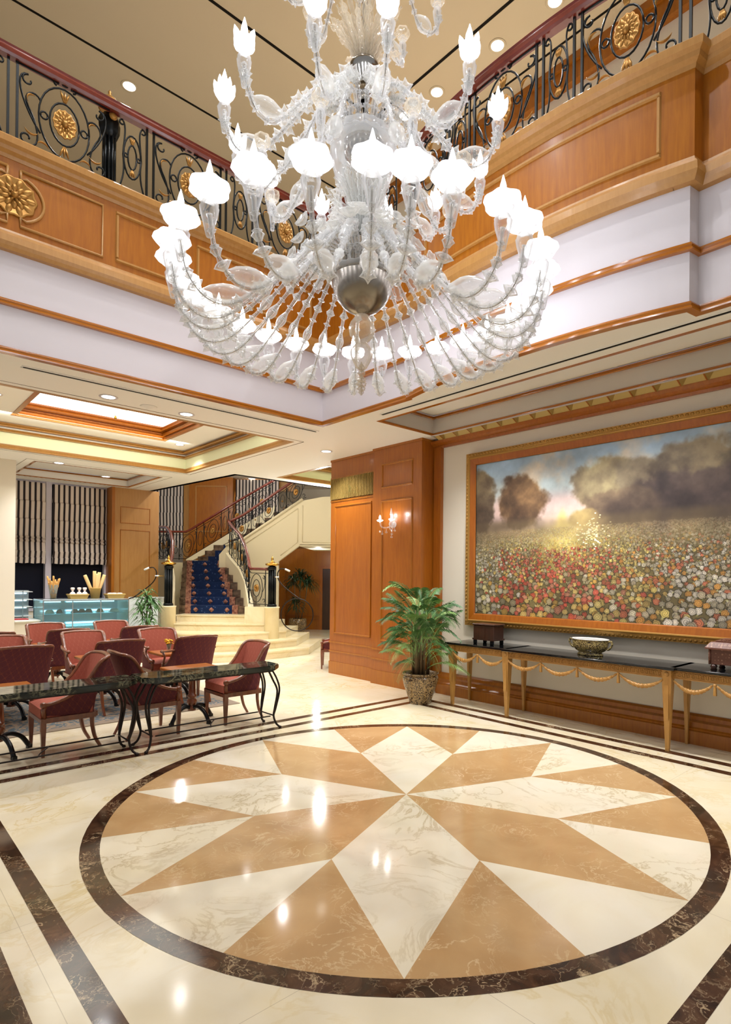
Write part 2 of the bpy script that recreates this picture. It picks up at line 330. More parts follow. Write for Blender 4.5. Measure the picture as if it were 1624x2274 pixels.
# ---- maps from running length & height onto the two gallery fronts
def ML(off): return lambda s,z: (s,3.23-off,z)
def edge_right_x(y):
    return 1.30+.16*(abs(y)/1.5)**2.2 if -1.46<=y<=1.55 else (1.5 if y>0 else 1.57)
def MR(off): return lambda s,z: (edge_right_x(-s)-off,-s,z)     # s grows towards the viewer's right
def frame_strip(mb,mp,s0,s1,z0,z1,w=.035,t=.016,mi=0,seg=1):
    for (a,b,c,d) in ((s0,s1,z0,z0+w),(s0,s1,z1-w,z1),(s0,s0+w,z0+w,z1-w),(s1-w,s1,z0+w,z1-w)):
        k=seg if b-a>.2 else 1
        for i in range(k):
            p,q=a+(b-a)*i/k,a+(b-a)*(i+1)/k
            P=[mp(p,c),mp(q,c),mp(q,d),mp(p,d)]; mp2=mp.out
            O=[mp2(p+(w*.25 if i==0 else 0),c+w*.25),mp2(q-(w*.25 if i==k-1 else 0),c+w*.25),mp2(q-(w*.25 if i==k-1 else 0),d-w*.25),mp2(p+(w*.25 if i==0 else 0),d-w*.25)]
            mb.add(P+O,[(4,5,6,7),(0,1,5,4),(1,2,6,5),(2,3,7,6),(3,0,4,7)],mi)
def mk(fn,a,b): 
    g=fn(a); f=lambda s,z:g(s,z); f.out=fn(b); return f
pm=MB()
for (a,b) in ((-4.4,-3.7),(-3.6,-2.7),(-1.09,-.36),(-.25,.46),(.57,1.28)): frame_strip(pm,mk(ML,.049,.07),a,b,4.78,5.29)
# panel beside the rosette has a scooped end
fl=mk(ML,.049,.07)
sc=[(-1.9+0*0,5.29),(-1.21,5.29),(-1.21,4.78),(-1.9,4.78),(-1.9,4.86)]
scoop=[(-1.95+.235*cos(t),5.035+.235*sin(t)*.9) for t in [(-1.15+2.3*i/12) for i in range(13)]]
loop=sc+scoop+[(-1.9,5.21)]
P=[Vector((x,3.23-.056,z)) for x,z in loop+[loop[0]]]; pm.tube(P,.014,6)
loop=[(-2.0-(x+1.9),z) for x,z in loop]; pm.tube([Vector((x,3.23-.056,z)) for x,z in loop+[loop[0]]],.014,6)
frame_strip(pm,mk(MR,.049,.068),-1.2,1.28,4.79,5.29,seg=22)
for a in (1.66,): frame_strip(pm,mk(MR,.049,.068),a+.25,a+2.4,4.79,5.29,seg=1)
struct(pm.build('trim_3','wood_gold'))
# carved rosette on the gallery front
def rosette(name,label,grp=None,r=.155,mat='gold',pet=10):
    mb=MB(); mb.lathe([(r,0),(r*1.02,.012),(r*.97,.02),(r*.9,.014)],40,mi=0,lobes=pet,amp=.05)
    for ringk,(rr,n,sz,h) in enumerate(((.72,pet,.30,.03),(.42,pet,.26,.045),(.18,6,.16,.055))):
        for j in range(n):
            t=2*PI*(j+.5*(ringk%2))/n; c=(rr*r*cos(t),rr*r*sin(t))
            s0=len(mb.v); mb.lathe([(.001,.5),(.5,.42),(.85,.2),(1,0)],10,mi=0,sx=1,sy=.55)
            mb.xf(Matrix.Translation((c[0],c[1],.01))@Matrix.Rotation(t,4,'Z')@Matrix.Diagonal((sz*r,sz*r,h,1)),s0)
    mb.lathe([(.001,.07),(.02,.065),(.03,.04),(.03,.02)],12)
    return mb
mb=rosette('r','r',r=.175); mb.xf(Matrix.Translation((-1.95,3.18,5.035))@Matrix.Rotation(PI/2,4,'X'))
tag(mb.build('carved_rosette','gold'),'round gilded carved rosette on the wooden gallery front at the far left','rosette')
# ---- ground-floor ceiling with its coffers
cb=MB()
CL=(-1.9,1.70,4.30,8.0); CR=(1.87,2.86,-3.2,2.5); CW=(-.62,1.55,8.85,10.75); C3=(3.2,6.6,5.4,7.1)
rect_minus(cb,-7,2.5,3.23,7.5,ZC,[CL,C3,CR,CW,(1.4,2.6,3.0,3.2)])
rect_minus(cb,2.5,9.5,3.23,7.5,ZC,[C3])
rect_minus(cb,1.6,2.9,-6,3.23,ZC,[CR])
ED=[p for p in EDGE if p[0]>1 and p[1]<3.3]
for p,q in zip(ED,ED[1:]):
    if abs(p[1]-q[1])>1e-3: cb.add([(p[0],p[1],ZC),(1.6,p[1],ZC),(1.6,q[1],ZC),(q[0],q[1],ZC)],[(0,1,2,3)])
rect_minus(cb,-7,2.19,7.5,11.3,ZC,[CL,CW]); cb.add([(2.19,7.5,ZC),(2.5,7.5,ZC),(2.19,10.9,ZC)],[(0,1,2)])
rect_minus(cb,2.9,9.5,2.6,3.23,ZC,[])
ceil1=struct(cb.build('ceiling','ceil_cream'))
# fascia where the ceiling stops at the stair hall
fs=MB(); sweep(fs,[(2.19,11.3),(2.19,10.9),(2.5,7.5),(9.5,7.5)],[(0,ZC),(0,4.7),(.1,4.7),(.1,ZC)]); struct(fs.build('wall_fascia','wall_cream'))
def coffer(n,rc,steps,top,topmat):
    """steps: (inset,z0,z1,material,projection)"""
    x0,x1,y0,y1=rc; mb=MB(); mats=[]
    def lp(i): return [(x0+i,y0+i),(x0+i,y1-i),(x1-i,y1-i),(x1-i,y0+i)]
    for (i,z0,z1,mt_,pr) in steps:
        if mt_ not in mats: mats.append(mt_)
        mi=mats.index(mt_)
        prof=mould(z0,z1,pr,pr*.5,-.03) if pr>0 else [(0,z0),(0,z1),(-.03,z1),(-.03,z0)]
        sweep(mb,lp(i),prof,mi,closed=True)
    prev=0
    flats=sorted({(round(s[0],4)) for s in steps})
    for a,b in zip(flats,flats[1:]):
        z=max(s[2] for s in steps if round(s[0],4)==a); L0,L1=lp(a),lp(b)
        if 'ceil_cream' not in mats: mats.append('ceil_cream')
        for k in range(4): j=(k+1)%4; mb.add([(*L0[k],z),(*L0[j],z),(*L1[j],z),(*L1[k],z)],[(0,1,2,3)],mats.index('ceil_cream'))
    if topmat:
        if topmat not in mats: mats.append(topmat)
        L1=lp(flats[-1]); mb.add([(*p,top) for p in L1],[(0,1,2,3)],mats.index(topmat))
    return struct(mb.build(n,mats))
coffer('ceiling_coffer',CL,[(0,ZC-.005,3.69,'wood_gold',.03),(0,3.69,3.88,'cove_green',0),(0,3.88,3.93,'wood_gold',.06),(0,3.93,3.955,'ceil_cream',0),(0,3.955,4.02,'wood_gold',.1),(.68,4.01,4.06,'wood_red',.03),(.68,4.06,4.14,'wood_red',.06),(.68,4.14,4.24,'wood_red',.1)],4.24,None)
# back-lit panel closing the well of the coffer
lp_=MB(); lp_.box(CL[0]+.72,CL[1]-.72,CL[2]+.72,CL[3]-.72,4.242,4.25); tag(lp_.build('light_panel','skylight'),'glowing white panel set in the wooden ceiling well over the café tables','light panel')
coffer('ceiling_coffer',CR,[(0,ZC-.004,3.64,'wood_trim',.012),(0,3.64,3.83,'recess_gray',0),(0,3.83,3.87,'wood_trim',.035)],3.88,'ceil_cream')
coffer('ceiling_coffer',CW,[(0,ZC-.003,3.635,'wood_trim',.012),(0,3.635,3.76,'ceil_cream',0),(0,3.76,3.79,'wood_trim',.03)],3.8,'ceil_cream')
coffer('ceiling_coffer',C3,[(0,ZC-.004,3.70,'wood_gold',.04),(0,3.70,3.88,'cove_green',0),(0,3.88,3.98,'wood_gold',.08)],3.99,'cove_green')
# thin reveal lines and air slots let into the ceiling
gl=MB()
def groove_loop(rc,o,w=.012,z=ZC-.002,sides='NSEW'):
    x0,x1,y0,y1=rc[0]-o,rc[1]+o,rc[2]-o,rc[3]+o
    if 'N' in sides: gl.box(x0,x1,y1,y1+w,z,z+.004)
    if 'S' in sides: gl.box(x0,x1,y0-w,y0,z,z+.004)
    if 'E' in sides: gl.box(x1,x1+w,y0,y1,z,z+.004)
    if 'W' in sides: gl.box(x0-w,x0,y0,y1,z,z+.004)
groove_loop(CL,.13); groove_loop(CW,.16,.008)
struct(gl.build('trim_4','stair_marble_dark'))
for lab,(x0,x1,y0,y1) in (('long narrow air slot in the ceiling beside the left edge of the atrium opening',(-1.8,1.6,3.49,3.535)),('long narrow air slot in the ceiling above the console table side',(1.66,1.7,-3.5,2.25))):
    a=MB(); a.box(x0,x1,y0,y1,ZC-.006,ZC+.01,0); 
    if x1-x0>1: a.box(x0-.02,x1+.02,y0-.015,y0,ZC-.01,ZC,1); a.box(x0-.02,x1+.02,y1,y1+.015,ZC-.01,ZC,1)
    else: a.box(x0-.012,x0,y0,y1,ZC-.01,ZC,1); a.box(x1,x1+.012,y0,y1,ZC-.01,ZC,1)
    struct(a.build('trim_7' if x1-x0>1 else 'trim_8',['groove','ceil_cream']))
# ---- upper ceiling; groove shade put in as dark strips
ub=MB(); ub.add([(-9,-6,ZU),(4.2,-6,ZU),(4.2,17,ZU),(-9,17,ZU)],[(0,1,2,3)],0)
ub.box(-9,2.7,3.65,3.69,ZU-.004,ZU+.02,1); ub.box(2.68,2.72,-6,3.69,ZU-.004,ZU+.02,1); ub.box(-9,4.0,5.34,5.375,ZU-.004,ZU+.02,1); ub.box(3.62,3.65,-6,5.3,ZU-.004,ZU+.02,1)
struct(ub.build('ceiling_upper',['ceil_upper','groove']))
uw=MB(); uw.box(-9,4.2,16.8,17,5.2,ZU,0); uw.box(4.0,4.2,-6,17,4.7,ZU,1)
uw.box(3.9,4.0,-6,17,8.28,8.56,2); uw.box(3.86,4.0,-6,17,8.5,8.6,2)
uw.box(3.9,4.02,2.85,3.35,5.2,8.3,2); uw.box(3.9,4.02,-2.2,-1.9,5.2,8.3,3)
struct(uw.build('wall_gallery',['ceil_upper','wall_cream','wood','wood_gold']))
ufl=MB(); ufl.box(-9,1.45,3.45,12,5.2,5.28); ufl.box(1.8,4.1,-6,7.4,5.2,5.28); struct(ufl.build('floor_gallery','wall_cream'))
# ---- right-hand wall, cornice, baseboard
XW=3.13
rw=MB(); rw.box(XW,XW+.15,-6,2.75,0,ZC+.2); struct(rw.build('wall_right','wall_cream'))
bb=MB(); sweep(bb,[(XW,2.56),(XW,-6)],[(0,0),(.11,0),(.11,.13),(.095,.14),(.1,.155),(.085,.17),(.08,.215),(.05,.235),(.04,.27),(.015,.29),(0,.29)]); struct(bb.build('baseboard_right','wood'))
ct=MB(); sweep(ct,[(XW,2.72),(XW,-6)],[(0,3.49),(.03,3.49),(.035,3.52),(.06,3.53),(.085,3.55),(.1,3.575),(.105,3.585),(0,3.6)]); ct.box(XW-.04,XW,2.56,2.7,0,3.5); ct.box(XW-.055,XW,2.55,2.575,0.28,3.49)
struct(ct.build('trim_5','wood_red'))
sl=MB(); sl.box(2.86,2.90,-6,2.55,3.612,3.64,0); sl.add([(2.9,-6,3.638),(3.03,-6,3.585),(3.03,2.55,3.585),(2.9,2.55,3.638)],[(0,1,2,3)],1); sl.box(3.02,XW,-6,2.6,3.62,3.66,2)
for i in range(34):
    y=2.45-.25*i; sl.add([(2.9,y,3.634),(3.03,y,3.58),(3.03,y+.014,3.58),(2.9,y+.014,3.634),(2.9,y,3.645),(3.03,y,3.59),(3.03,y+.014,3.59),(2.9,y+.014,3.645)],[(0,1,2,3),(0,1,5,4),(3,2,6,7)],2); sl.add([(2.9,y-.005,3.634),(3.03,y-.005,3.575),(2.9,y-.11,3.636)],[(0,1,2)],4)  # dark triangles put each divider's diagonal shadow into colour
struct(sl.build('trim_6',['wall_white','gold_lit','wood_red','wood_gold','gold_lattice']))
# ---- panelled pillar block between lobby and stair hall
pb=MB()
def col_block(x0,x1,y0,y1):
    pb.box(x0,x1,y0,y1,0,ZC)
    loop=[(x0,y1+.0),(x0,y0),(x1,y0)]
    for (z0,z1,d) in ((0,.19,.05),(.19,.215,.065),(.36,.385,.018),(.5,.525,.03)):
        sweep(pb,loop,[(0,z0),(d,z0),(d,z1),(0,z1)] if d!=.03 else [(0,z0),(d,z0),(d*1.3,z1),(0,z1)],0,side=1)
    sweep(pb,loop,[(0,ZC-.03),(.02,ZC-.03),(.05,ZC),(0,ZC)],0,side=1)
pb.box(2.86,4.2,2.72,3.78,0,ZC); pb.box(2.94,4.2,3.78,4.98,0,ZC)
loop=[(4.2,4.98),(2.94,4.98),(2.94,3.78),(2.86,3.78),(2.86,2.72),(3.2,2.72)]
for (z0,z1,d0,d1) in ((0,.18,.035,.035),(.18,.21,.055,.03),(.37,.395,.02,.01),(.52,.55,.03,.012),(ZC-.035,ZC,.015,.045)):
    sweep(pb,loop,[(-.01,z0),(d0,z0),(d1,z1),(-.01,z1)],1,side=-1)
MX=lambda x0:(lambda off:(lambda s,z:(x0-off,-s,z)))
def fr(x0,y0,y1,z0,z1): frame_strip(pb,mk(MX(x0),-.001,.016),-y1,-y0,z0,z1,.03,mi=1)
fr(2.86,2.9,3.58,2.98,3.36); fr(2.86,2.9,3.58,.66,2.8); fr(2.94,3.9,4.86,.68,2.84)
for (z0,z1) in ((3.29,3.315),(2.9,2.93)): sweep(pb,[(2.94,4.98),(2.94,3.79)],[(-.01,z0),(.03,z0),(.045,z1),(-.01,z1)],1,side=-1)
struct(pb.build('wall_pillar',['wood_red','wood']))
gr=MB(); gr.box(2.925,2.935,3.8,4.96,2.94,3.28,1)
for i in range(30): y=3.82+i*.0385; gr.box(2.905,2.93,y,y+.016,2.94,3.285)
tag(gr.build('slatted_grille',['gold_lattice','groove']),'band of upright brass slats near the top of the wooden pillar','grille')
# ---- window wall behind the café counter
YW=11.3
ww=MB(); ww.box(-7,-.62,YW,YW+.2,0,ZC); ww.box(-.62,1.3,YW,YW+.2,0,.9); struct(ww.build('wall_back','wall_cream'))
wn=thing('window','tall dark night window behind the café counter, framed in pale mullions','window'); del wn['label']; del wn['category']; wn.name='window_1'; wn['kind']='structure'
g=MB(); g.box(-.7,1.3,YW+.1,YW+.12,.9,ZC); g.build('glass_pane','dark_night',wn)
g=MB(); g.box(.06,.17,YW-.06,YW+.1,.9,ZC); g.box(1.23,1.31,YW-.02,YW+.1,.9,ZC); g.box(-.7,1.3,YW-.03,YW+.1,.86,.92); g.box(-.7,1.3,YW-.04,YW+.1,3.58,ZC); g.build('window_frame','mullion',wn)
for lab,x0,x1 in (('striped black and cream roman blind on the narrower left window bay',-.66,.05),('striped black and cream roman blind on the wider window bay beside the wooden pilaster',.18,1.24)):
    bl=MB(); nx=24; zs=[3.58,3.2,3.17,2.82,2.79,2.45,2.415,2.38,2.34,2.31,2.14,2.12,2.0,1.985,1.87]; ys=[0,0,.03,0,.03,0,.05,.01,.06,.02,.04,.07,.03,.06,.03]
    V=[];F=[]
    for i in range(nx+1):
        x=(x1-x0)*i/nx
        for z,y in zip(zs,ys): V.append((x+(.006*sin(z*9+i*.4)),-y-.003*sin(i*1.7),z+.006*sin(i*.9+z)))
    k=len(zs); F=[(i*k+j,i*k+j+1,(i+1)*k+j+1,(i+1)*k+j) for i in range(nx) for j in range(k-1)]
    bl.add(V,F,0); o=bl.build('roman_blind','blind',loc=(x0,YW-.08,0)); tag(o,lab,'blind','striped roman blinds at the windows')
    sm=o.modifiers.new('thick','SOLIDIFY'); sm.thickness=.012
pl=MB(); pl.box(1.31,2.32,10.95,11.5,0,ZC,0); pl.box(1.27,1.33,10.9,11.4,0,ZC,1)
for (x0,x1,z0,z1) in ((1.46,2.12,2.82,3.2),(1.46,2.12,1.0,2.68)): frame_strip(pl,mk(lambda off:(lambda s,z:(s,10.95-off,z)),-.001,.012),x0,x1,z0,z1,.02,mi=1)
struct(pl.build('wall_pilaster',['wood_gold','wood']))
wc=MB(); wc.box(-1.5,-.88,9.0,9.6,0,ZC); struct(wc.build('column','wall_cream'))
# ---- stair hall shell
sh=MB()
def sbox(mb,a0,a1,d0,d1,z0,z1,mi=0):
    pts=[SXY(a0,d0),SXY(a1,d0),SXY(a1,d1),SXY(a0,d1)]; mb.prism(pts,z0,z1,mi)
sbox(sh,-9.5,1.5,20,20.2,0,4.75,0)
struct(sh.build('wall_stair_hall','wall_cream'))
sh=MB(); sbox(sh,-9.5,1.5,12.0,20.2,4.66,4.72,0); struct(sh.build('ceiling_stair_hall','wall_cream'))
sh=MB(); sbox(sh,-9.3,-3.9,18.2,18.4,0,1.95,0); sbox(sh,-6.95,-6.75,17.9,18.2,1.9,4.7,1); sbox(sh,-6.75,-5.42,17.8,18.3,1.9,4.7,0)
for a0,a1,z0,z1 in ((-6.55,-5.6,3.0,4.4),): 
    for (p,q,r,s_) in ((a0,a1,z0,z0+.03),(a0,a1,z1-.03,z1),(a0,a0+.03,z0,z1),(a1-.03,a1,z0,z1)): sbox(sh,p,q,17.78,17.8,r,s_,1)
sbox(sh,-5.42,-3.6,18.1,18.3,4.3,4.7,1)
struct(sh.build('wall_landing',['wood','wood_gold']))
wd=MB(); sbox(wd,-4.3,-1.9,18.5,18.6,0,2.75,0); sbox(wd,-4.3,-2.85,18.47,18.5,.3,.33,1); sbox(wd,-4.3,-2.85,18.47,18.5,.42,.45,1); sbox(wd,-2.86,-2.76,18.44,18.5,0,2.0,1); sbox(wd,-2.86,-1.9,18.43,18.5,1.92,2.02,1); sbox(wd,-2.77,-1.9,18.47,18.49,0,1.92,2)
struct(wd.build('wall_under_stair',['wood','wood_red','wood_dark']))
for lab,a0,a1,zb in (('striped black and cream roman blind on the stair landing, left of the wooden pier',-7.9,-6.97,2.5),('striped black and cream roman blind beyond the upper stair rail, right of the wooden pier',-5.38,-4.05,2.6)):
    bl=MB(); nx=20; V=[]; zs=[4.62,4.1,4.08,3.6,3.57,3.2,3.17,2.9,zb]; ys=[0,0,.03,0,.03,0,.04,.0,.03]
    for i in range(nx+1):
        for z,y in zip(zs,ys): V.append(((a1-a0)*i/nx,-y-.004*sin(i*1.7),z))
    k=len(zs); bl.add(V,[(i*k+j,i*k+j+1,(i+1)*k+j+1,(i+1)*k+j) for i in range(nx) for j in range(k-1)]); o=bl.build('roman_blind','blind',loc=S(a0,17.95,0)); o.rotation_euler=(0,0,SROT)
    tag(o,lab,'blind','striped roman blinds at the windows'); sm=o.modifiers.new('thick','SOLIDIFY'); sm.thickness=.012
# ---- recessed downlights
def downlight(name,loc,r,label,spot=None,up=False,col=(.99,.99,1),ang=120,grp='recessed ceiling downlights'):
    o=thing(name,label,'ceiling light',loc,0,grp)
    a=MB(); a.open_lathe([(r*.8,-.001),(r*.86,-.006),(r*1.12,-.008),(r*1.15,-.002),(r*1.12,.0)],20); a.build('trim_ring','wall_white' if not up else 'ceil_upper',o)
    a=MB(); a.lathe([(.001,-.003),(r*.84,-.003)],20); a.build('lens','downlight',o)
    if spot:
        l=bpy.data.lights.new('down_spot','SPOT'); l.energy=spot; l.spot_size=math.radians(ang); l.spot_blend=.6; l.shadow_soft_size=.05; l.color=col
        q=bpy.data.objects.new('lamp',l); C.objects.link(q); q.parent=o; q.location=(0,0,-.03)
    return o
for (x,y,lab,p) in ((-.91,3.94,'round downlight left of the ceiling sensor, beside the air slot',95),(0,3.99,'round downlight right of the ceiling sensor, beside the air slot',95),(2.44,4.44,'round downlight in the plain ceiling nearest the wooden pillar',120),(-.29,8.71,'left of two downlights over the café window bay',60),(.75,9.6,'right of two downlights over the café window bay, nearest the pilaster',60)):
    downlight('downlight',(x,y,ZC if y<8 else ZC),.085,lab,p)
downlight('downlight',(1.35,7.45,4.02),.075,'downlight in the cream soffit at the corner of the wood-trimmed coffer',70)
downlight('downlight',(-1.6,6.3,4.02),.075,'downlight in the coffer soffit at the far left edge',70)
downlight('downlight',(1.97,1.5,3.88),.03,'tiny downlight in the long recess, nearer the pillar',110); downlight('downlight',(2.0,-.28,3.88),.035,'tiny downlight in the long recess, above the painting',130)
for a,d,lab in ((-4.9,18.0,'small downlight above the stair landing, left of the stair rail top'),(-3.95,19.0,'small downlight above the stair rail top')): downlight('downlight',(*SXY(a,d),4.66),.12,lab,40)
downlight('downlight',(*SXY(-2.55,15.32),2.46),.1,'small downlight beneath the upper landing, above the potted plant',25)
for (x,y,lab) in ((-.16,5.68,'bright downlight in the upper ceiling above the left gallery rail'),(3.03,2.66,'downlight in the upper ceiling, third from the right rail corner'),(3.06,1.6,'downlight in the upper ceiling, second in the row over the right gallery'),(3.08,.75,'topmost downlight in the row over the right gallery'),(3.0,3.3,'downlight in the upper ceiling, half hidden behind the chandelier arms')):
    downlight('downlight',(x,y,ZU),.1,lab,220,True)
sn=MB(); sn.lathe([(.001,-.03),(.03,-.028),(.05,-.01),(.085,-.006),(.095,0)],20); tag(sn.build('ceiling_sensor','ceil_cream',loc=(-.45,4.0,ZC)),'flat round ceiling sensor between two downlights','sensor')
# cut-glass basin lamp hanging under the light panel
bl=thing('ceiling_bowl_lamp','scalloped glass basin lamp hanging from the glowing ceiling panel','ceiling light',(-.15,6.15,4.24))
a=MB(); a.lathe([(.001,-.26),(.02,-.25),(.025,-.22),(.12,-.17),(.24,-.08),(.28,-.02),(.3,-.0)],32,lobes=12,amp=.05); a.build('glass_basin','frosted',bl)
a=MB(); a.lathe([(.001,-.31),(.015,-.3),(.02,-.27),(.008,-.25)],12); a.build('finial','brass',bl)
# ================================================================ IRONWORK
def arc2(cx,cy,rx,ry,t0,t1,n=14): return [(cx+rx*cos(t0+(t1-t0)*i/n),cy+ry*sin(t0+(t1-t0)*i/n)) for i in range(n+1)]
def spiral(cx,cy,r0,t0,turns,n=16,k=.35):
    return [(cx+r0*(1-(1-k)*i/n)*cos(t0+2*PI*turns*i/n),cy+r0*(1-(1-k)*i/n)*sin(t0+2*PI*turns*i/n)) for i in range(n+1)]
def bez(p0,p1,p2,p3,n=12): return [tuple((1-t)**3*a+3*(1-t)**2*t*b+3*(1-t)*t*t*c+t**3*d for a,b,c,d in zip(p0,p1,p2,p3)) for t in [i/n for i in range(n+1)]]
def big_module(h=.74):
    c=[]; m=h*.5
    c.append(arc2(0,m,.215,h*.455,0,2*PI,28)); c.append(arc2(0,m,.125,h*.27,0,2*PI,22))
    for s in (-1,1):
        c.append(arc2(s*.17,m,.03,.034,0,2*PI,10))
        # long S scroll: curl at the top, sweeping past the ellipse, curl at the foot
        top=spiral(s*.30,h*.84,.055,PI/2,-s*.8,12)[::-1]
        c.append(top+bez((s*.30,h*.84+.055),(s*.42,h*.92),(s*.37,h*.55),(s*.20,h*.25),10)+[])
        c.append(spiral(s*.31,h*.12,.055,-PI/2+s*.0,s*.8,12)[::-1]+bez((s*.31,h*.12-.055),(s*.19,h*.0),(s*.2,h*.3),(s*.30,h*.52),10)+bez((s*.30,h*.52),(s*.36,h*.68),(s*.24,h*.78),(s*.2,h*.66),8))
        c.append(spiral(s*.05,-.01+.035,.03,PI,s*.9,8)); c.append(spiral(s*.07,h*1.0,.03,-PI/2,s*.9,8))
    c.append(arc2(0,h+.035,.035,.035,0,2*PI,12)); return c
def small_module(h=.74):
    m=h*.5; c=[arc2(0,m,.085,h*.3,0,2*PI,20),arc2(0,m,.043,h*.17,0,2*PI,14)]
    for s in (-1,1):
        c.append(arc2(s*.062,m,.017,.02,0,2*PI,8))
        c.append(bez((s*.13,0),(s*.06,h*.25),(s*.085,h*.4),(s*.09,m),8)+bez((s*.09,m),(s*.08,h*.75),(s*.05,h*.9),(s*.10,h*.97),8)+spiral(s*.10,h*.92,.035,PI/2,-s*.6,8))
    return c
def leaf_tuft(mb,mp,cx,cz,w,hh):
    for q in (-1,0,1):
        P=[mp(cx+q*w*.15,cz),mp(cx+q*w*.5,cz+hh*.6),mp(cx+q*w*.75,cz+hh)]
        mb.tube([Vector(p) for p in P],[.012,.018,.006],6,flat=.6)
def crescent(mb,mp,cx,cz,r,t0,t1):
    pts=arc2(cx,cz,r,r,t0,t1,8); mb.tube([Vector(mp(*p)) for p in pts],[.003+.013*sin(PI*i/8) for i in range(9)],6,flat=.5)
def rail_part(root,mp,s,z0,kind,h=.74,r=.0085,mat='iron'):
    a=MB(); cur=big_module(h) if kind=='big' else small_module(h)
    for c in cur: a.tube([Vector(mp(s+x,z0+y)) for x,y in c],r,6)
    if kind=='big':
        a.tube([Vector(mp(s+x,z0+h)) for x in (-.4,-.2,-.05)],r,6); a.tube([Vector(mp(s+x,z0+h)) for x in (.05,.2,.4)],r,6)
    o=a.build('scroll_panel',mat,root)
    g=MB(); m=h*.5
    if kind=='big':
        c0=Vector(mp(s,z0+m)); nrm=(Vector(mp(s+.1,z0+m))-Vector(mp(s-.1,z0+m))).normalized().cross(Vector((0,0,1)))
        rb=rosette('x','x',r=.105,pet=12); s0=len(g.v); g.add(rb.v,rb.f,0,True)
        R=Matrix((( -(nrm.cross(Vector((0,0,1)))).x,0,nrm.x),(-(nrm.cross(Vector((0,0,1)))).y,0,nrm.y),(0,1,0))).to_4x4()
        g.xf(Matrix.Translation(c0)@R@Matrix.Diagonal((.95,1.25,.7,1)),s0)
        leaf_tuft(g,mp,s,z0+m+h*.29,.05,h*.13); leaf_tuft(g,mp,s,z0+m-h*.29,.05,-h*.13)
        for q in (-1,1): crescent(g,mp,s+q*.27,z0+h*.27,.06,PI*1.1,PI*1.9); crescent(g,mp,s+q*.26,z0+h*.62,.05,PI*.4,PI*1.2); crescent(g,mp,s+q*.18,z0+h*.08,.05,PI*.1,PI*.9)
    else:
        leaf_tuft(g,mp,s,z0+m+h*.18,.03,h*.09); leaf_tuft(g,mp,s,z0+m-h*.18,.03,-h*.09)
    g.build('gilt_ornament','gold',o)
def bar_pair(root,mp,s,z0,h=.8,gap=.035,r=.011):
    for q in (-1,1):
        a=MB(); a.box(-.01,.01,-.01,.01,0,h); p=Vector(mp(s+q*gap,z0)); a.xf(Matrix.Translation(p)); 
        a.tube([Vector(mp(s+q*gap+x,z0+y)) for x,y in arc2(q*.04,.02,.03,.03,PI if q>0 else 0,0 if q>0 else PI,6)],.008,6)
        a.build('baluster','iron',root)
def handrail(root,path,z,w=.05,hh=.09):
    a=MB(); sweep(a,path,[(-w,z),(-w*.7,z-.02),(w*.7,z-.02),(w,z),(w*1.1,z+hh*.35),(w*.9,z+hh*.6),(w*1.05,z+hh*.8),(w*.6,z+hh),(-w*.6,z+hh),(-w*1.05,z+hh*.8),(-w*.9,z+hh*.6),(-w*1.1,z+hh*.35)],0,smooth=False)
    return a.build('handrail','handrail',root)
Z0=5.545; HR=6.33
# left gallery rail
gr=thing('gallery_railing','wrought-iron gallery railing with gilt rosettes along the straight left gallery','railing',(0,0,0))
handrail(gr,[(-5,3.23),(1.42,3.23),],HR)
ml=ML(0.0)
for s in (-2.78,-1.54,-.32,.91): rail_part(gr,ml,s,Z0+.02,'big')
for s in (-3.4,-2.16,-.92,.295): rail_part(gr,ml,s,Z0+.02,'small')
for s in (-3.2,-1.96,-.74,.49,1.33,-2.36,.08): bar_pair(gr,ml,s,Z0)
# fluted iron newel with its gilded lion-head cap standing on that gallery
def newel(root_loc,lab,sc=1):
    t=thing('newel_post',lab,'newel post',root_loc)
    a=MB(); a.lathe([(.085,0),(.085,.04),(.07,.06)],24)
    for i in range(10): q=2*PI*i/10; a.tube([(.055*cos(q),.055*sin(q),.05),(.055*cos(q),.055*sin(q),.62)],.013,6)
    a.lathe([(.04,.05),(.04,.62)],12); a.lathe([(.065,.58),(.09,.66),(.095,.74),(.075,.8)],20,lobes=8,amp=.12); a.build('fluted_shaft','iron',t)
    a=MB(); a.lathe([(.08,.86),(.105,.87),(.11,.9),(.09,.92),(.085,.95),(.06,.985),(.02,1.0)],24); a.lathe([(.02,1.0),(.022,1.02),(.012,1.03),(.018,1.05),(.002,1.08)],12)
    a.lathe([(.001,0),(.03,.01),(.04,.03),(.02,.05)],10,o=(0,-.09,.74),axis=(0,-1,0)); a.build('cap','gold',t)
    return t
newel((-1.1,3.37,5.54),'dark fluted newel post with gilded cap breaking the left gallery railing')
# right gallery rail, following the bowed front
gr=thing('gallery_railing','wrought-iron gallery railing with gilt rosettes along the bowed right gallery','railing',(0,0,0))
mr=MR(0.0)
handrail(gr,[(edge_right_x(y)-0,y) for y in [1.55-3.0*i/26 for i in range(27)]]+[(1.57,-1.5),(1.57,-4)],HR)
handrail(gr,[(1.5,3.2),(1.5,1.6)],HR)
for s in (1.0,-.16,-1.18,-2.4): rail_part(gr,mr,s,Z0+.02,'big')
for s in (.42,-.71,1.63,-1.9,2.1): rail_part(gr,mr,s,Z0+.02,'small')
for s in (.60,.24,-.54,-.9,1.42,-1.5,-2.1,1.8,-2.75): bar_pair(gr,mr,s,Z0)
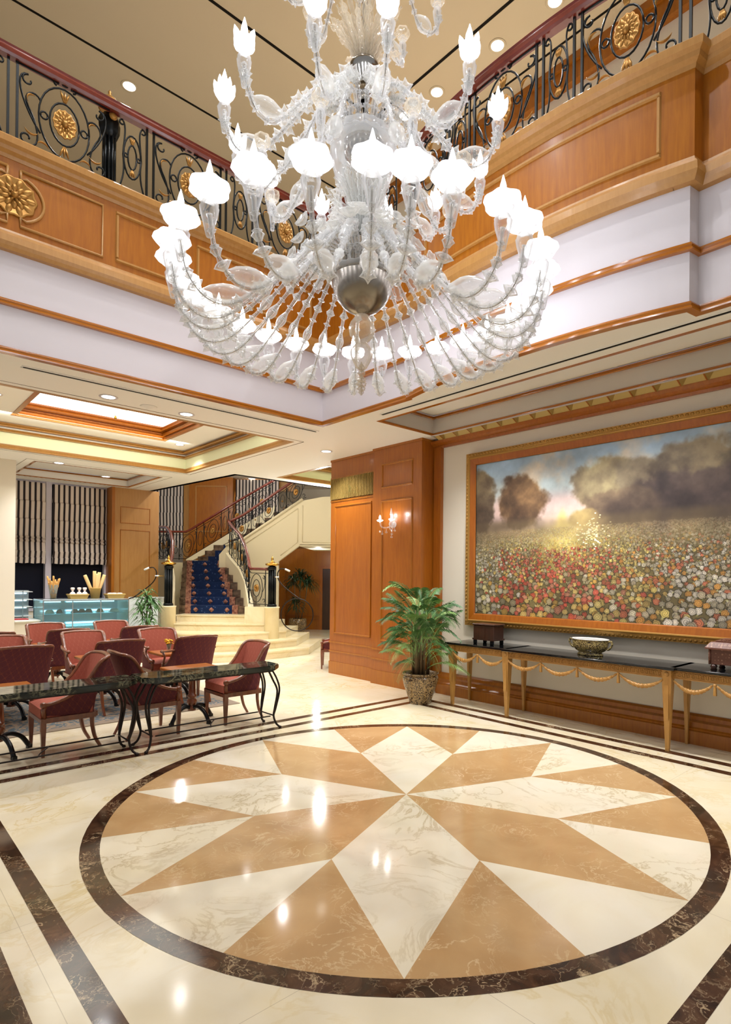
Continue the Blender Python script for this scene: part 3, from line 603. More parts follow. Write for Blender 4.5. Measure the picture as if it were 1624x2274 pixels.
# ================================================================ CHANDELIER
CH=Vector((-.47,0,0))
ch=thing('chandelier','huge tiered clear-glass chandelier with leafy arms and lit candle bulbs hanging in the atrium','chandelier',(CH.x,CH.y,3.6))
def chp(mb,name,mat,par=ch): mb.xf(Matrix.Translation((0,0,-3.6))); return mb.build(name,mat,par)
a=MB(); a.lathe([(.018,3.5),(.018,4.9)],12); a.lathe([(.03,4.9),(.03,5.0)],12); a.lathe([(.022,5.1),(.022,8.6)],12); a.lathe([(.03,3.62),(.05,3.7),(.05,3.95),(.03,4.0)],16); chp(a,'stem','chrome')
a=MB(); a.lathe([(.001,3.432),(.06,3.44),(.12,3.472),(.17,3.525),(.2,3.59),(.213,3.655),(.216,3.67),(.205,3.68),(.16,3.69),(.05,3.70)],48); chp(a,'bowl','pewter')
a=MB(); a.lathe([(.214,3.66),(.232,3.672),(.238,3.69),(.225,3.7)],48,lobes=24,amp=.03); chp(a,'scalloped_collar','crystal')
a=MB(); a.lathe([(.03,5.0),(.05,5.02),(.085,5.1),(.105,5.13),(.1,5.15),(.03,5.13)],28); a.lathe([(.03,4.9),(.055,4.93),(.06,5.0),(.03,5.01)],24); chp(a,'bell_collar','chrome')
a=MB()
for i in range(12): q=2*PI*i/12; a.lathe([(.011,4.69),(.014,4.7),(.014,4.735),(.008,4.75)],10,o=(.115*cos(q),.115*sin(q),0))
for i in range(14): q=2*PI*i/14; a.lathe([(.012,3.69),(.015,3.7),(.015,3.78),(.01,3.8)],10,o=(.15*cos(q),.15*sin(q),0))
chp(a,'arm_sockets','chrome')
# lower finials
a=MB(); a.lathe([(.02,3.43),(.045,3.42),(.05,3.405),(.075,3.37),(.088,3.33),(.08,3.285),(.05,3.25),(.035,3.235),(.05,3.21),(.072,3.18),(.075,3.15),(.06,3.11),(.035,3.06),(.001,3.03)],28,lobes=14,amp=.05); chp(a,'ball_finial','amber_glass')
a=MB()
for k,(z,r) in enumerate(((3.06,.02),(3.02,.024),(2.975,.03),(2.945,.032),(2.915,.026),(2.89,.016))): a.lathe([(.006,z+.03),(r,z+.005),(r*1.1,z),(r*.5,z-.012),(.004,z-.02)],16,lobes=5,amp=.25)
a.tube([(0,0,3.1),(0,0,2.88)],.006,6); chp(a,'leaf_drop','amber_glass')
a=MB(); a.lathe([(.16,4.70),(.2,4.66),(.225,4.58),(.225,4.5),(.2,4.4),(.16,4.32),(.13,4.28)],40,lobes=20,amp=.02); a.lathe([(.225,4.6),(.235,4.59),(.225,4.58)],40,lobes=20,amp=.04); chp(a,'glass_dome','crystal')
a=MB(); a.lathe([(.001,4.45),(.08,4.46),(.13,4.52),(.14,4.6),(.11,4.67),(.001,4.69)],28); chp(a,'mirror_globe','chrome')
def fountain(z0,r0,z1,r1,n,seed,leaf=.3,rings=3):
    rnd=random.Random(seed); a=MB()
    for k in range(n):
        q=2*PI*k/n+rnd.uniform(-.08,.08); f=rnd.uniform(.35,1); rr=r0+(r1-r0)*f*rnd.uniform(.7,1.05); zz=z0+(z1-z0)*(1.05-.55*f*f)*rnd.uniform(.85,1.05)
        P=[(r0*cos(q),r0*sin(q),z0),((r0*.8+rr*.2)*cos(q),(r0*.8+rr*.2)*sin(q),z0*.55+zz*.45),((r0*.35+rr*.65)*cos(q),(r0*.35+rr*.65)*sin(q),z0*.18+zz*.82),(rr*cos(q),rr*sin(q),zz)]
        P=smooth_path(P,5); L_=len(P); a.tube(P,[(.010+.012*abs(sin(i*1.15))*(1 if i>3 else .3))*(1 if i<L_-2 else .35) for i in range(L_)],6)
    return a
chp(fountain(3.98,.06,4.46,.30,46,3),'glass_fronds','crystal_leaf')
chp(fountain(5.12,.05,5.62,.32,40,5),'glass_fronds','amber_glass')
chp(fountain(3.98,.03,4.3,.11,20,8),'glass_fronds','crystal_leaf')
a=MB(); rnd=random.Random(4)
for k in range(64):
    q=2*PI*k/64*5.03; rr=.18+.34*rnd.random(); z=3.98-.42*(rr-.15)+rnd.uniform(-.05,.05); s0=len(a.v); sz=rnd.uniform(.035,.06)
    a.lathe([(.2,-.6),(.7,-.3),(1,.1),(.95,.25),(.5,.0),(.001,-.1)],14,lobes=5,amp=.22)
    a.xf(Matrix.Translation((rr*cos(q),rr*sin(q),z))@Matrix.Rotation(q,4,'Z')@Matrix.Rotation(rnd.uniform(.2,1.1),4,'Y')@Matrix.Diagonal((sz,sz,sz,1)),s0)
chp(a,'glass_flowers','crystal_leaf')
a=MB()
for k in range(16): q=2*PI*(k+.5)/16; a.tube(smooth_path([(.1*cos(q),.1*sin(q),3.8),(.22*cos(q),.22*sin(q),3.93),(.36*cos(q),.36*sin(q),3.82),(.44*cos(q),.44*sin(q),3.70)],6),[.02+.008*(i%2) for i in range(19)],8)
chp(a,'glass_flowers','crystal')
def make_arm(path,rt,bulbs,leafs,cupz,cupr,lit,seed,knob=.045):
    """an arm lying in the x-z plane, its tip cup, collars, ribbed bulbs and flame bulb"""
    P=smooth_path([(x,0,z-3.6) for x,z in path],9); n=len(P); a=MB()
    a.tube(P,[rt*(1.0+.35*(1 if (i%4==0) else 0)) for i in range(n)],8)
    L=[0]
    for i in range(1,n): L.append(L[-1]+(P[i]-P[i-1]).length)
    # spiky collars
    d=.05
    while d<L[-1]-.03:
        i=min(range(n),key=lambda k:abs(L[k]-d)); T=(P[min(i+1,n-1)]-P[max(0,i-1)]).normalized()
        a.lathe([(rt,-.009),(rt*1.9,-.002),(rt*1.9,.003),(rt,.009)],12,o=P[i],axis=T,lobes=6,amp=.16); d+=.08
    arm=a.build('arm','crystal',ch)
    w=MB(); w.tube(P,rt*.3,5); w.build('inner_wire','chrome',arm)
    lf=MB()
    for (f0,f1,r) in bulbs:
        idx=[i for i in range(n) if f0<=L[i]/L[-1]<=f1]
        k=len(idx)
        if k<3: continue
        Q=[P[i] for i in idx]; T0=(Q[-1]-Q[0]).normalized()
        ln=(Q[-1]-Q[0]).length; mid=Q[0]
        lf.lathe([(rt,0),(r*.55,ln*.12),(r*.95,ln*.38),(r,ln*.55),(r*.8,ln*.75),(r*.35,ln*.92),(rt,ln)],20,o=mid,axis=T0,lobes=10,amp=.07)
    for (f,r) in leafs:
        i=min(n-1,int(f*(n-1))); T=(P[min(i+1,n-1)]-P[max(0,i-1)]).normalized()
        lf.lathe([(rt,-.03),(r*.7,-.012),(r,.0),(r*.6,.014),(rt,.02)],15,o=P[i],axis=T,lobes=5,amp=.3)
    lf.build('glass_leaves','crystal_leaf',arm)
    tx,tz=path[-1][0],cupz-3.6
    k=MB(); k.lathe([(.014,-.22),(knob*.45,-.19),(knob*.62,-.15),(knob*.9,-.10),(knob*1.02,-.06),(knob*.75,-.035),(knob*.35,-.02)],18,o=(tx,0,tz),lobes=9,amp=.06)
    k.lathe([(.012,-.015),(cupr*.5,-.02),(cupr*.62,-.005),(cupr*.45,.0)],20,o=(tx,0,tz),lobes=5,amp=.15); k.build('knop','crystal',arm)
    c=MB(); c.open_lathe([(.012,-.0),(cupr*.45,-.004),(cupr*.85,.008),(cupr,.03),(cupr*.93,.055),(cupr*.62,.062)],36,o=(tx,0,tz),lobes=6,amps=[0,.02,.05,.07,.07,.06]); c.build('drip_cup','frosted' if lit else 'amber_glass',arm)
    if lit:
        f=MB(); f.lathe([(.012,0),(.014,.05)],12,o=(tx,0,tz)); f.lathe([(.012,.05),(.017,.075),(.020,.10),(.016,.13),(.008,.16),(.001,.185)],14,o=(tx,0,tz),mi=0); f.build('flame_bulb','flame',arm)
        if knob<.045:
            pt=MB()
            for j in range(6): q=2*PI*j/6; pt.lathe([(.012,0),(.022,.03),(.015,.06),(.002,.085)],8,o=(tx+.035*cos(q),.035*sin(q),tz+.02),axis=(cos(q)*.35,sin(q)*.35,1))
            pt.build('petals','frosted',arm)
    return arm
def lamp_at(par,x,z,e):
    l=bpy.data.lights.new('bulb_lamp','POINT'); l.energy=e; l.color=(.92,.95,1); l.shadow_soft_size=.03
    o=bpy.data.objects.new('lamp',l); C.objects.link(o); o.parent=par; o.location=(x,0,z-3.6); return o
p1=make_arm([(.15,3.78),(.2,3.86),(.32,3.84),(.5,3.66),(.75,3.38),(.92,3.23),(1.07,3.22),(1.18,3.33),(1.22,3.50)],.0125,[(.40,.50,.03),(.60,.82,.05)],[(.6,.04),(.82,.045),(.88,.03),(.3,.03),(.4,.03)],3.60,.105,True,1,.048)
lamp_at(p1,1.22,3.82,LA1)
view=math.atan2(CY-CH.y,CX-CH.x)
A1=[2,11,21.5,38,48.5,63,-12,-26.5,-41,-57,-70]+[75+12.06*i for i in range(18)]
for i,g in enumerate(A1):
    o=p1 if i==0 else copy_tree(p1,ch); o.rotation_euler=(0,0,view+math.radians(g))
p2=make_arm([(.115,4.73),(.13,4.84),(.22,4.89),(.36,4.80),(.5,4.62),(.62,4.46),(.74,4.34),(.85,4.37),(.91,4.5),(.92,4.58)],.0135,[(.14,.22,.032),(.64,.87,.046)],[(.22,.035),(.27,.045),(.32,.035),(.37,.05),(.42,.04),(.47,.055),(.52,.04),(.58,.045),(.88,.03),(.92,.035)],4.66,.062,True,2,.04)
lamp_at(p2,.92,4.84,LA2)
for i,g in enumerate([7.6,41.5,72,108,140,168,-17,-49,-75,-103,-128,-158]):
    o=p2 if i==0 else copy_tree(p2,ch); o.rotation_euler=(0,0,view+math.radians(g))
p3=make_arm([(.05,5.95),(.15,6.05),(.3,5.85),(.4,5.6),(.5,5.56),(.56,5.66),(.55,5.76)],.011,[(.6,.8,.045)],[(.3,.03),(.9,.03)],5.8,.055,False,3,.03)
for i in range(9):
    o=p3 if i==0 else copy_tree(p3,ch); o.rotation_euler=(0,0,view+math.radians(28+40*i))
p4=make_arm([(.12,4.72),(.2,4.83),(.32,4.72),(.42,4.5),(.52,4.3),(.6,4.2),(.68,4.22),(.7,4.3)],.012,[(.55,.78,.05)],[(.3,.03),(.85,.035)],4.34,.05,False,4,.03)
for i in range(8):
    o=p4 if i==0 else copy_tree(p4,ch); o.rotation_euler=(0,0,view+math.radians(24+45*i))
for o in (c for c in ch.children): pass
# ================================================================ RIGHT WALL THINGS
# painting
pt=thing('painting','very large gilt-framed oil painting of a rose meadow with misty trees','painting',(0,0,0))
YL,YR,ZB,ZT=1.90,-2.55,1.16,3.15
fm=MB(); loop=[(YL,ZB),(YL,ZT),(YR,ZT),(YR,ZB)]
def picframe(mb,i0,i1,x0,x1,mi):
    L0=[(YL+i0,ZB-i0),(YL+i0,ZT+i0),(YR-i0,ZT+i0),(YR-i0,ZB-i0)]; L1=[(YL+i1,ZB-i1),(YL+i1,ZT+i1),(YR-i1,ZT+i1),(YR-i1,ZB-i1)]
    V=[(x0,*p) for p in L0]+[(x1,*p) for p in L1]; mb.add(V,[(k,(k+1)%4,4+(k+1)%4,4+k) for k in range(4)],mi)
picframe(fm,0,.01,3.075,3.06,0); picframe(fm,.01,.082,3.06,3.045,0); picframe(fm,.082,.09,3.045,3.03,1); picframe(fm,.09,.10,3.03,3.03,1); picframe(fm,.10,.11,3.03,3.05,1); picframe(fm,.11,.165,3.05,3.06,1); picframe(fm,.165,.17,3.06,3.13,1)
fm.build('frame',['wood_red','gilt'],pt)
ca=MB(); 
def carve(p,q,n,along):
    for i in range(n):
        t=(i+.5)/n; y=p[0]+(q[0]-p[0])*t; z=p[1]+(q[1]-p[1])*t; s0=len(ca.v)
        ca.lathe([(.001,.8),(.6,.5),(1,0)],7); L_=math.hypot(q[0]-p[0],q[1]-p[1])/n*.5
        ca.xf(Matrix.Translation((3.058,y,z))@Matrix.Rotation(along,4,'X')@Matrix.Rotation(-PI/2,4,'Y')@Matrix.Diagonal((.02,L_*.95,.018,1)),s0)
carve((YL+.137,ZB-.13),(YL+.137,ZT+.13),44,PI/2+.5); carve((YL+.13,ZT+.137),(YR,ZT+.137),90,.5); carve((YL+.13,ZB-.137),(YR,ZB-.137),90,-.5)
ca.build('carved_border','gilt',pt)
def smoothnoise(w,h,nx,ny,seed):
    r=np.random.RandomState(seed).rand(ny+2,nx+2); y=np.linspace(0,ny,h,endpoint=False); x=np.linspace(0,nx,w,endpoint=False)
    yi=y.astype(int); xi=x.astype(int); fy=(y-yi)[:,None]; fx=(x-xi)[None,:]; fy=fy*fy*(3-2*fy); fx=fx*fx*(3-2*fx)
    a=r[yi][:,xi]; b=r[yi][:,xi+1]; c=r[yi+1][:,xi]; d=r[yi+1][:,xi+1]
    return a*(1-fx)*(1-fy)+b*fx*(1-fy)+c*(1-fx)*fy+d*fx*fy
def fbm(w,h,n0,seed,oc=5):
    s=0;a=1;t=0
    for k in range(oc): s=s+a*smoothnoise(w,h,int(n0*2**k),max(1,int(n0*2**k*h/w)),seed+k); t+=a; a*=.55
    return s/t
def paint():
    W,H=680,304; U=np.linspace(0,YL-YR,W)[None,:].repeat(H,0); Zz=np.linspace(ZB,ZT,H)[:,None].repeat(W,1); Y=YL-U
    col=lambda h: np.array([int(h[i:i+2],16)/255 for i in (0,2,4)])
    def mixc(a,b,f): return a*(1-f[...,None])+b*f[...,None]
    n1=fbm(W,H,8,1); n2=fbm(W,H,18,7); n3=fbm(W,H,40,13,3)
    sst=lambda x,a,b: np.clip((x-a)/(b-a),0,1)**2*(3-2*np.clip((x-a)/(b-a),0,1))
    I=np.ones((H,W,3))*col('A9B4B4'); I=mixc(I,col('93A9BC'),sst(Zz,2.75,3.1)); I=mixc(I,col('C7B7A0'),sst(n1,.48,.7)*.9); I=mixc(I,col('C9A8A0'),sst(-Zz,-2.75,-2.55)*.8)
    def tree(cy,cz,ry,rz,c1,c2,nz=.55,seed=0):
        nonlocal I
        d=np.sqrt(((Y-cy)/ry)**2+((Zz-cz)/rz)**2)+(n2-.5)*nz+(n3-.5)*.3; m_=1-sst(d,.82,1.08); sh=np.clip(.5+(Zz-cz)/rz*.45+(n2-.5)*1.6,0,1)
        I=mixc(I,mixc(np.ones_like(I)*col(c1),col(c2),sh),m_)
    tree(1.85,2.62,.27,.46,'4A3A30','8A7A5C'); tree(1.17,2.58,.38,.36,'3A2A22','8A6A48')
    tree(.05,2.66,.40,.34,'6E5C48','A0926C'); tree(-.35,2.7,.3,.24,'6A5A48','94866A'); tree(-.95,2.74,.5,.33,'544638','8E7E60'); tree(-1.9,2.75,.8,.36,'4A4034','7A6C54'); tree(-1.0,2.42,.9,.36,'362A2A','5E4E46',.5); tree(-.1,2.4,.5,.26,'4A3A34','7A6650',.6); tree(.3,2.33,.22,.14,'7A6248','A08A5C',.7)
    # meadow
    m_=1-sst(Zz+(n1-.5)*.16,2.16,2.3); g=mixc(np.ones_like(I)*col('544A32'),col('7A6C42'),n2); I=mixc(I,g,m_)
    dk=sst(-Y,-1.9,-1.1)*0; I=mixc(I,col('3E3430'),(1-sst(np.abs(Zz-2.25),.05,.2))*.45*sst(np.abs(Y-.55),.25,.6))
    pw=.02+.26*np.clip((2.5-Zz)/.5,0,1); pc=.58-.0*Zz+(2.5-Zz)*(.05); pth=(1-sst(np.abs(Y-pc)+(n2-.5)*.12,pw*.3,pw*1.3))*(1-sst(Zz+(n1-.5)*.2,2.25,2.5))*sst(Zz,1.5,2.15); I=mixc(I,col('E0C868'),np.clip(pth*(.6+.5*n3),0,1)); gl_=np.exp(-(((Y-.55)/.34)**2+((Zz-2.16)/.2)**2)); I=mixc(I,col('E6D080'),gl_*.55)
    pal=['D9CDB8','C9BFA8','D8B85A','E0C880','C8523C','D86A54','D89A4A','E6D8C4','C88A88','B4703C']
    rnd=random.Random(11); fl=[]
    z=2.24
    while z>ZB-.03:
        near=(2.3-z)/(2.3-ZB); r0=.006+.040*near**1.15; y=YL+.02
        while y>YR-.02:
            r=r0*rnd.uniform(.65,1.2); fl.append((z+rnd.uniform(-.6,.6)*r0,y+rnd.uniform(-.4,.4)*r0,r)); y-=r0*rnd.uniform(1.5,2.4)
        z-=r0*1.25
    fl.sort(key=lambda t:-t[0]); dy=(YL-YR)/W; dz=(ZT-ZB)/H
    for z,y,r in fl:
        if rnd.random()<.14: continue
        y_=y; y=y+rnd.gauss(0,.22)
        if r<.013: c=rnd.choice(['D8C878','C8B468','E0D6B0','B8A878','C89868']) if abs(y-.5)<.7 else rnd.choice(['A89878','B8A890','A07860','C8B8A0'])
        elif y>1.45: c=rnd.choice(['D0C6B4','B8B09A','D8C88A','9A8E70'])
        elif y>.1: c=rnd.choice(['C8523C','D86A54','C85A48','D8A850','E0C070','D0886A','B8A880']) if z<2.0 else rnd.choice(['D8C060','E6D890','D8A850'])
        elif y>-.6: c=rnd.choice(['D8C06A','C88A40','D8CDB0','C86A4A','B89A58','D0B870'])
        else: c=rnd.choice(['D9D0BE','E2D8C8','C8B89A','D89A4A','C87050','B8AE94'])
        y=y_
        c=col(c)*rnd.uniform(.78,1.05); c=c*.82+np.array([.47,.42,.3])*.18
        i0=int((YL-y)/dy); j0=int((z-ZB)/dz); ri=int(r/dy)+2; rj=int(r/dz)+2
        sl_=(slice(max(0,j0-rj),min(H,j0+rj)),slice(max(0,i0-ri),min(W,i0+ri)))
        yy=(YL-y)-U[sl_]; zz=Zz[sl_]-z; d=np.sqrt((yy/r)**2+(zz/(r*.92))**2); an=np.arctan2(zz,yy)
        if d.size==0: continue
        k_=d*(1+.07*np.cos(5*an+rnd.random()*6)); cov=(k_<1)
        shade=(.62+.5*np.abs(np.sin(d*7.5+an*1.0+rnd.random()*3)))*(1.05-.18*d); 
        if r>.014:
            hal=(k_<1.3)&~cov; I[sl_][hal]=I[sl_][hal]*.72
        blk=I[sl_]; blk[cov]=np.clip(c*shade[...,None],0,1)[cov] if r>.016 else (blk[cov]*.45+c*.55)
        if r>.016 and rnd.random()<.7:
            q=rnd.random()*6.28; ly,lz=y+r*1.3*cos(q),z+r*1.2*sin(q); e_=((Y[sl_]-ly)*cos(q)+(Zz[sl_]-lz)*sin(q))**2/(r*.6)**2+(-(Y[sl_]-ly)*sin(q)+(Zz[sl_]-lz)*cos(q))**2/(r*.25)**2
            lm=(e_<1)&~cov; blk[lm]=col(rnd.choice(['8A8450','A09A68','6A6438','B0AA80']))
    for k in range(110):
        y0,z0=.2+rnd.gauss(0,.085),2.17+rnd.gauss(0,.07); i0=int((YL-y0)/dy); j0=int((z0-ZB)/dz)
        I[j0-1:j0+1,i0-1:i0+2]=col(rnd.choice(['EDE4C0','E0D8A8','D8C890','F0E8D0']))
    fade=sst(Zz,1.95,2.25)*(1-sst(Zz,2.3,2.4)); I=mixc(I,mixc(np.ones_like(I)*col('6A5A44'),col('A08A58'),sst(n1,.4,.6)),fade*.45)
    I*=(.80+.38*n2[...,None])*(.93+.12*n3[...,None])
    dkb=np.exp(-((Zz-2.3)/.09)**2)*sst(np.abs(Y-.5),.25,.7); I=mixc(I,col('4A3C30'),dkb*.5); return W,H,np.clip(I,0,1)
W,H,I=paint()
yy,zz=np.meshgrid(np.linspace(YL,YR,W+1),np.linspace(ZB,ZT,H+1)); co=np.stack([np.full(yy.size,3.085),yy.ravel(),zz.ravel()],1)
me=bpy.data.meshes.new('canvas'); nv=(W+1)*(H+1); me.vertices.add(nv); me.vertices.foreach_set('co',co.ravel())
idx=np.arange(nv).reshape(H+1,W+1); q=np.stack([idx[:-1,:-1],idx[1:,:-1],idx[1:,1:],idx[:-1,1:]],-1).reshape(-1,4)
me.loops.add(q.size); me.loops.foreach_set('vertex_index',q.ravel().astype(np.int32)); me.polygons.add(len(q)); me.polygons.foreach_set('loop_start',np.arange(0,q.size,4,dtype=np.int32)); me.update(calc_edges=True)
at=me.color_attributes.new('paint','FLOAT_COLOR','CORNER'); lin=np.where(I<=.04045,I/12.92,((I+.055)/1.055)**2.4); rgba=np.ones((H*W,4)); rgba[:,:3]=lin.reshape(-1,3); at.data.foreach_set('color',np.repeat(rgba,4,axis=0).ravel())
m,n,N,L=nt('canvas_paint'); b=N['Principled BSDF']; va=N.new('ShaderNodeVertexColor'); va.layer_name='paint'; L.new(va.outputs[0],b.inputs['Base Color']); b.inputs['Roughness'].default_value=.45; me.materials.append(m)
o=bpy.data.objects.new('canvas',me); C.objects.link(o); o.parent=pt
# console table
co_=thing('console_table','long carved gilt console table with black marble top under the painting','console table',(0,0,0))
TZ=.80
def sect(x0,y0,y1): return x0
a=MB(); a.box(2.585,3.1,.99,2.0,TZ-.028,TZ,0,.006); a.box(2.54,3.1,-.94,1.06,TZ-.028,TZ,0,.006); a.box(2.585,3.1,-3.4,-.88,TZ-.028,TZ,0,.006); a.build('tabletop','black_top' if 'black_top' in M else 'marble_green',co_)
a=MB()
for (x,y0,y1) in ((2.62,1.05,1.96),(2.585,-.90,1.0),(2.62,-3.3,-.9)):
    a.box(x,x+.02,y0,y1,TZ-.105,TZ-.028)
    n=int((y1-y0)/.042)
    for i in range(n):
        y=y0+(i+.5)*(y1-y0)/n; a.tube([(x-.004,y+.024*cos(t),TZ-.067+.024*sin(t)) for t in [2*PI*k/10 for k in range(11)]],.0045,4,caps=False)
        a.tube([(x-.003,y,TZ-.085),(x-.003,y,TZ-.05)],.004,4)
    a.box(x-.005,x+.02,y0,y1,TZ-.036,TZ-.028); a.box(x-.005,x+.02,y0,y1,TZ-.108,TZ-.1)
a.box(3.04,3.06,-3.3,1.96,TZ-.1,TZ-.028); a.build('apron','gilt_wood',co_)
def taper_leg(x,y,w=.042):
    a=MB(); a.box(-w,w,-w,w,TZ-.15,TZ-.028); V=[]
    for z,k in ((TZ-.15,w),(.05,w*.42),(.0,w*.42)): V+=[(-k,-k,z),(k,-k,z),(k,k,z),(-k,k,z)]
    a.add(V,[(i*4+j,i*4+(j+1)%4,(i+1)*4+(j+1)%4,(i+1)*4+j) for i in range(2) for j in range(4)]+[(0,1,2,3),(8,9,10,11)])
    for q in (-w-.002,): a.box(q,q+.004,-w*.5,w*.5,.3,TZ-.17)
    if x<2.8: a.lathe([(.024,0),(.02,.006),(.001,.008)],16,o=(-w,0,TZ-.067),axis=(-1,0,0))
    a.xf(Matrix.Translation((x,y,0))); return a.build('leg','gilt_wood',co_)
for y in (1.9,1.02,-.86,-1.9): taper_leg(2.64 if y in (1.9,-1.9) else 2.615,y)
for y in (1.92,1.05,-.89,-1.9): taper_leg(3.0,y,.03)
def swag(y0,y1,x,sag=.085):
    a=MB(); P=[(x,y0+(y1-y0)*t,TZ-.125-sag*(1-(2*t-1)**2)) for t in [i/24 for i in range(25)]]
    rr=[.008+.014*sin(PI*i/24) for i in range(25)]; a.tube(P,[r*(1.15 if i%2 else .85) for i,r in enumerate(rr)],8)
    for ph in (0,PI): a.tube([(x-.5*rr[i]+.4*rr[i]*cos(i*1.3+ph),P[i][1],P[i][2]+rr[i]*sin(i*1.3+ph)) for i in range(25)],.005,5)
    a.build('swag','gilt_wood',co_)
def tassel(y,x):
    a=MB(); a.lathe([(.012,0),(.016,-.012),(.009,-.025),(.013,-.04),(.016,-.1),(.014,-.105)],10,o=(x,y,TZ-.11),lobes=5,amp=.12); a.build('tassel','gilt_wood',co_)
ys=[1.88,1.46,1.04]; 
for p,q in zip(ys,ys[1:]): swag(p-.02,q+.02,2.60)
tassel(1.46,2.60)
ys=[1.0,.53,.08,-.38,-.84]
for p,q in zip(ys,ys[1:]): swag(p-.015,q+.015,2.575)
for y in ys[1:-1]: tassel(y,2.575)
ys=[-.9,-1.28,-1.66]
for p,q in zip(ys,ys[1:]): swag(p-.02,q+.02,2.60)
tassel(-1.28,2.6)
# planter bowl on the console
bw=thing('footbath_bowl','oval brown and gold porcelain bowl with loop handles and white inside, centred on the console','bowl',(2.83,.07,TZ),PI/2)
a=MB(); sy=.62; bw.scale=(.84,.84,.9)
a.open_lathe([(.0,0),(.17,.0),(.178,.012),(.16,.03),(.155,.038),(.2,.06),(.235,.1),(.245,.14),(.24,.18),(.245,.192)],40,sy=sy); a.build('body','bowl_glaze',bw)
a=MB(); a.open_lathe([(.252,.196),(.246,.2),(.236,.19),(.225,.12),(.15,.06),(.0,.05)],40,sy=sy); a.lathe([(.24,.188),(.256,.194),(.25,.2),(.236,.196)],40,sy=sy); a.build('lining','porcelain',bw)
for s in (-1,1):
    a=MB(); a.tube(smooth_path([(s*.235,0,.17),(s*.29,0,.18),(s*.3,0,.14),(s*.262,0,.09),(s*.235,0,.085)],6),.013,8); a.build('handle','bowl_glaze',bw)
# carved boxes
bx=thing('wooden_chest','small dark carved wooden chest on the console nearest the potted palm','box',(2.85,1.49,TZ))
bx.scale=(.85,.86,1)
a=MB(); a.box(-.12,.12,-.19,.19,.055,.235,0,.006); a.box(-.13,.13,-.2,.2,.05,.07); a.box(-.128,.128,-.03,.03,.06,.2); a.build('body','wood_dark',bx)
a=MB(); a.box(-.135,.135,-.205,.205,.235,.255,0,.006); a.build('lid','wood_dark',bx)
for sx in (-1,1):
    for s2 in (-1,1): a=MB(); a.box(sx*.125-.02*(sx>0),sx*.125+.02*(sx<0)*1,s2*.19-.07*(s2>0),s2*.19+.07*(s2<0),0,.055,0,.008); a.build('foot','black_metal',bx)
bx=thing('wooden_chest','carved brown casket with sloping dotted lid at the right edge of the console','box',(2.86,-1.42,TZ))
a=MB(); a.box(-.13,.13,-.23,.23,.05,.19,0,.004)
for sx in (-1,1):
    for s2 in (-1,1): a.tube([(sx*.13,s2*.23,.05),(sx*.13,s2*.23,.19)],.012,8)
a.build('body','carved',bx)
a=MB(); a.box(-.16,.16,-.265,.265,.19,.205); V=[]
for z,x,y in ((.205,.16,.265),(.255,.12,.225)): V+=[(-x,-y,z),(x,-y,z),(x,y,z),(-x,y,z)]
a.add(V,[(0,1,5,4),(1,2,6,5),(2,3,7,6),(3,0,4,7),(4,5,6,7)]); a.box(-.1,.1,-.19,.19,.255,.27); a.box(-.08,.08,-.16,.16,.27,.283); a.build('lid','carved',bx)
for sx in (-1,1):
    for s2 in (-1,1): a=MB(); a.lathe([(.03,0),(.022,.015),(.032,.03),(.02,.05)],12,o=(sx*.11,s2*.2,0)); a.build('foot','wood_dark',bx)
# wall sconce
sc=thing('wall_sconce','small crystal wall sconce with two lit candle bulbs on the wooden pillar','wall light',(2.86,3.28,2.42))
a=MB(); a.lathe([(.001,.0),(.045,.004),(.05,.012),(.03,.02)],20,axis=(-1,0,0)); a.lathe([(.012,-.09),(.03,-.06),(.02,-.03),(.035,.0),(.02,.04),(.012,.12),(.02,.14),(.004,.24)],14,o=(-.07,0,0),lobes=7,amp=.1); a.build('stem','crystal',sc)
for s,yy_ in ((1,.16),(-1,-.10)):
    pth=smooth_path([(-.05,0,-.02),(-.1,yy_*.5,-.05),(-.14,yy_*.9,-.03),(-.15,yy_,.04)],6); a=MB(); a.tube(pth,[.007+.003*(i%2) for i in range(len(pth))],8); ar=a.build('arm','crystal',sc)
    q=pth[-1]; a=MB(); a.open_lathe([(.008,0),(.03,.004),(.045,.02),(.04,.03)],20,o=q,lobes=6,amp=.15); a.lathe([(.004,-.1),(.012,-.09),(.004,-.07)],10,o=(q[0],q[1],q[2]-.06)); a.build('drip_cup','frosted',ar)
    a=MB(); a.lathe([(.012,0),(.012,.03),(.017,.05),(.012,.08),(.002,.1)],12,o=q); a.build('flame_bulb','candle_wall',ar)
    l=bpy.data.lights.new('bulb_lamp','POINT'); l.energy=1.6; l.shadow_soft_size=.02; l.color=(1,.95,.88); o=bpy.data.objects.new('lamp',l); C.objects.link(o); o.parent=ar; o.location=(q[0]-.02,q[1],q[2]+.12)
a=MB()
for (dx,dy,dz) in ((-.12,.05,-.12),(-.1,-.05,-.15),(-.06,.0,-.19),(-.13,.13,-.14),(-.09,-.1,-.1)): a.lathe([(.002,.05),(.004,.02),(.018,0),(.014,-.008),(.002,-.012)],10,o=(dx,dy,dz))
a.build('glass_drops','crystal',sc)
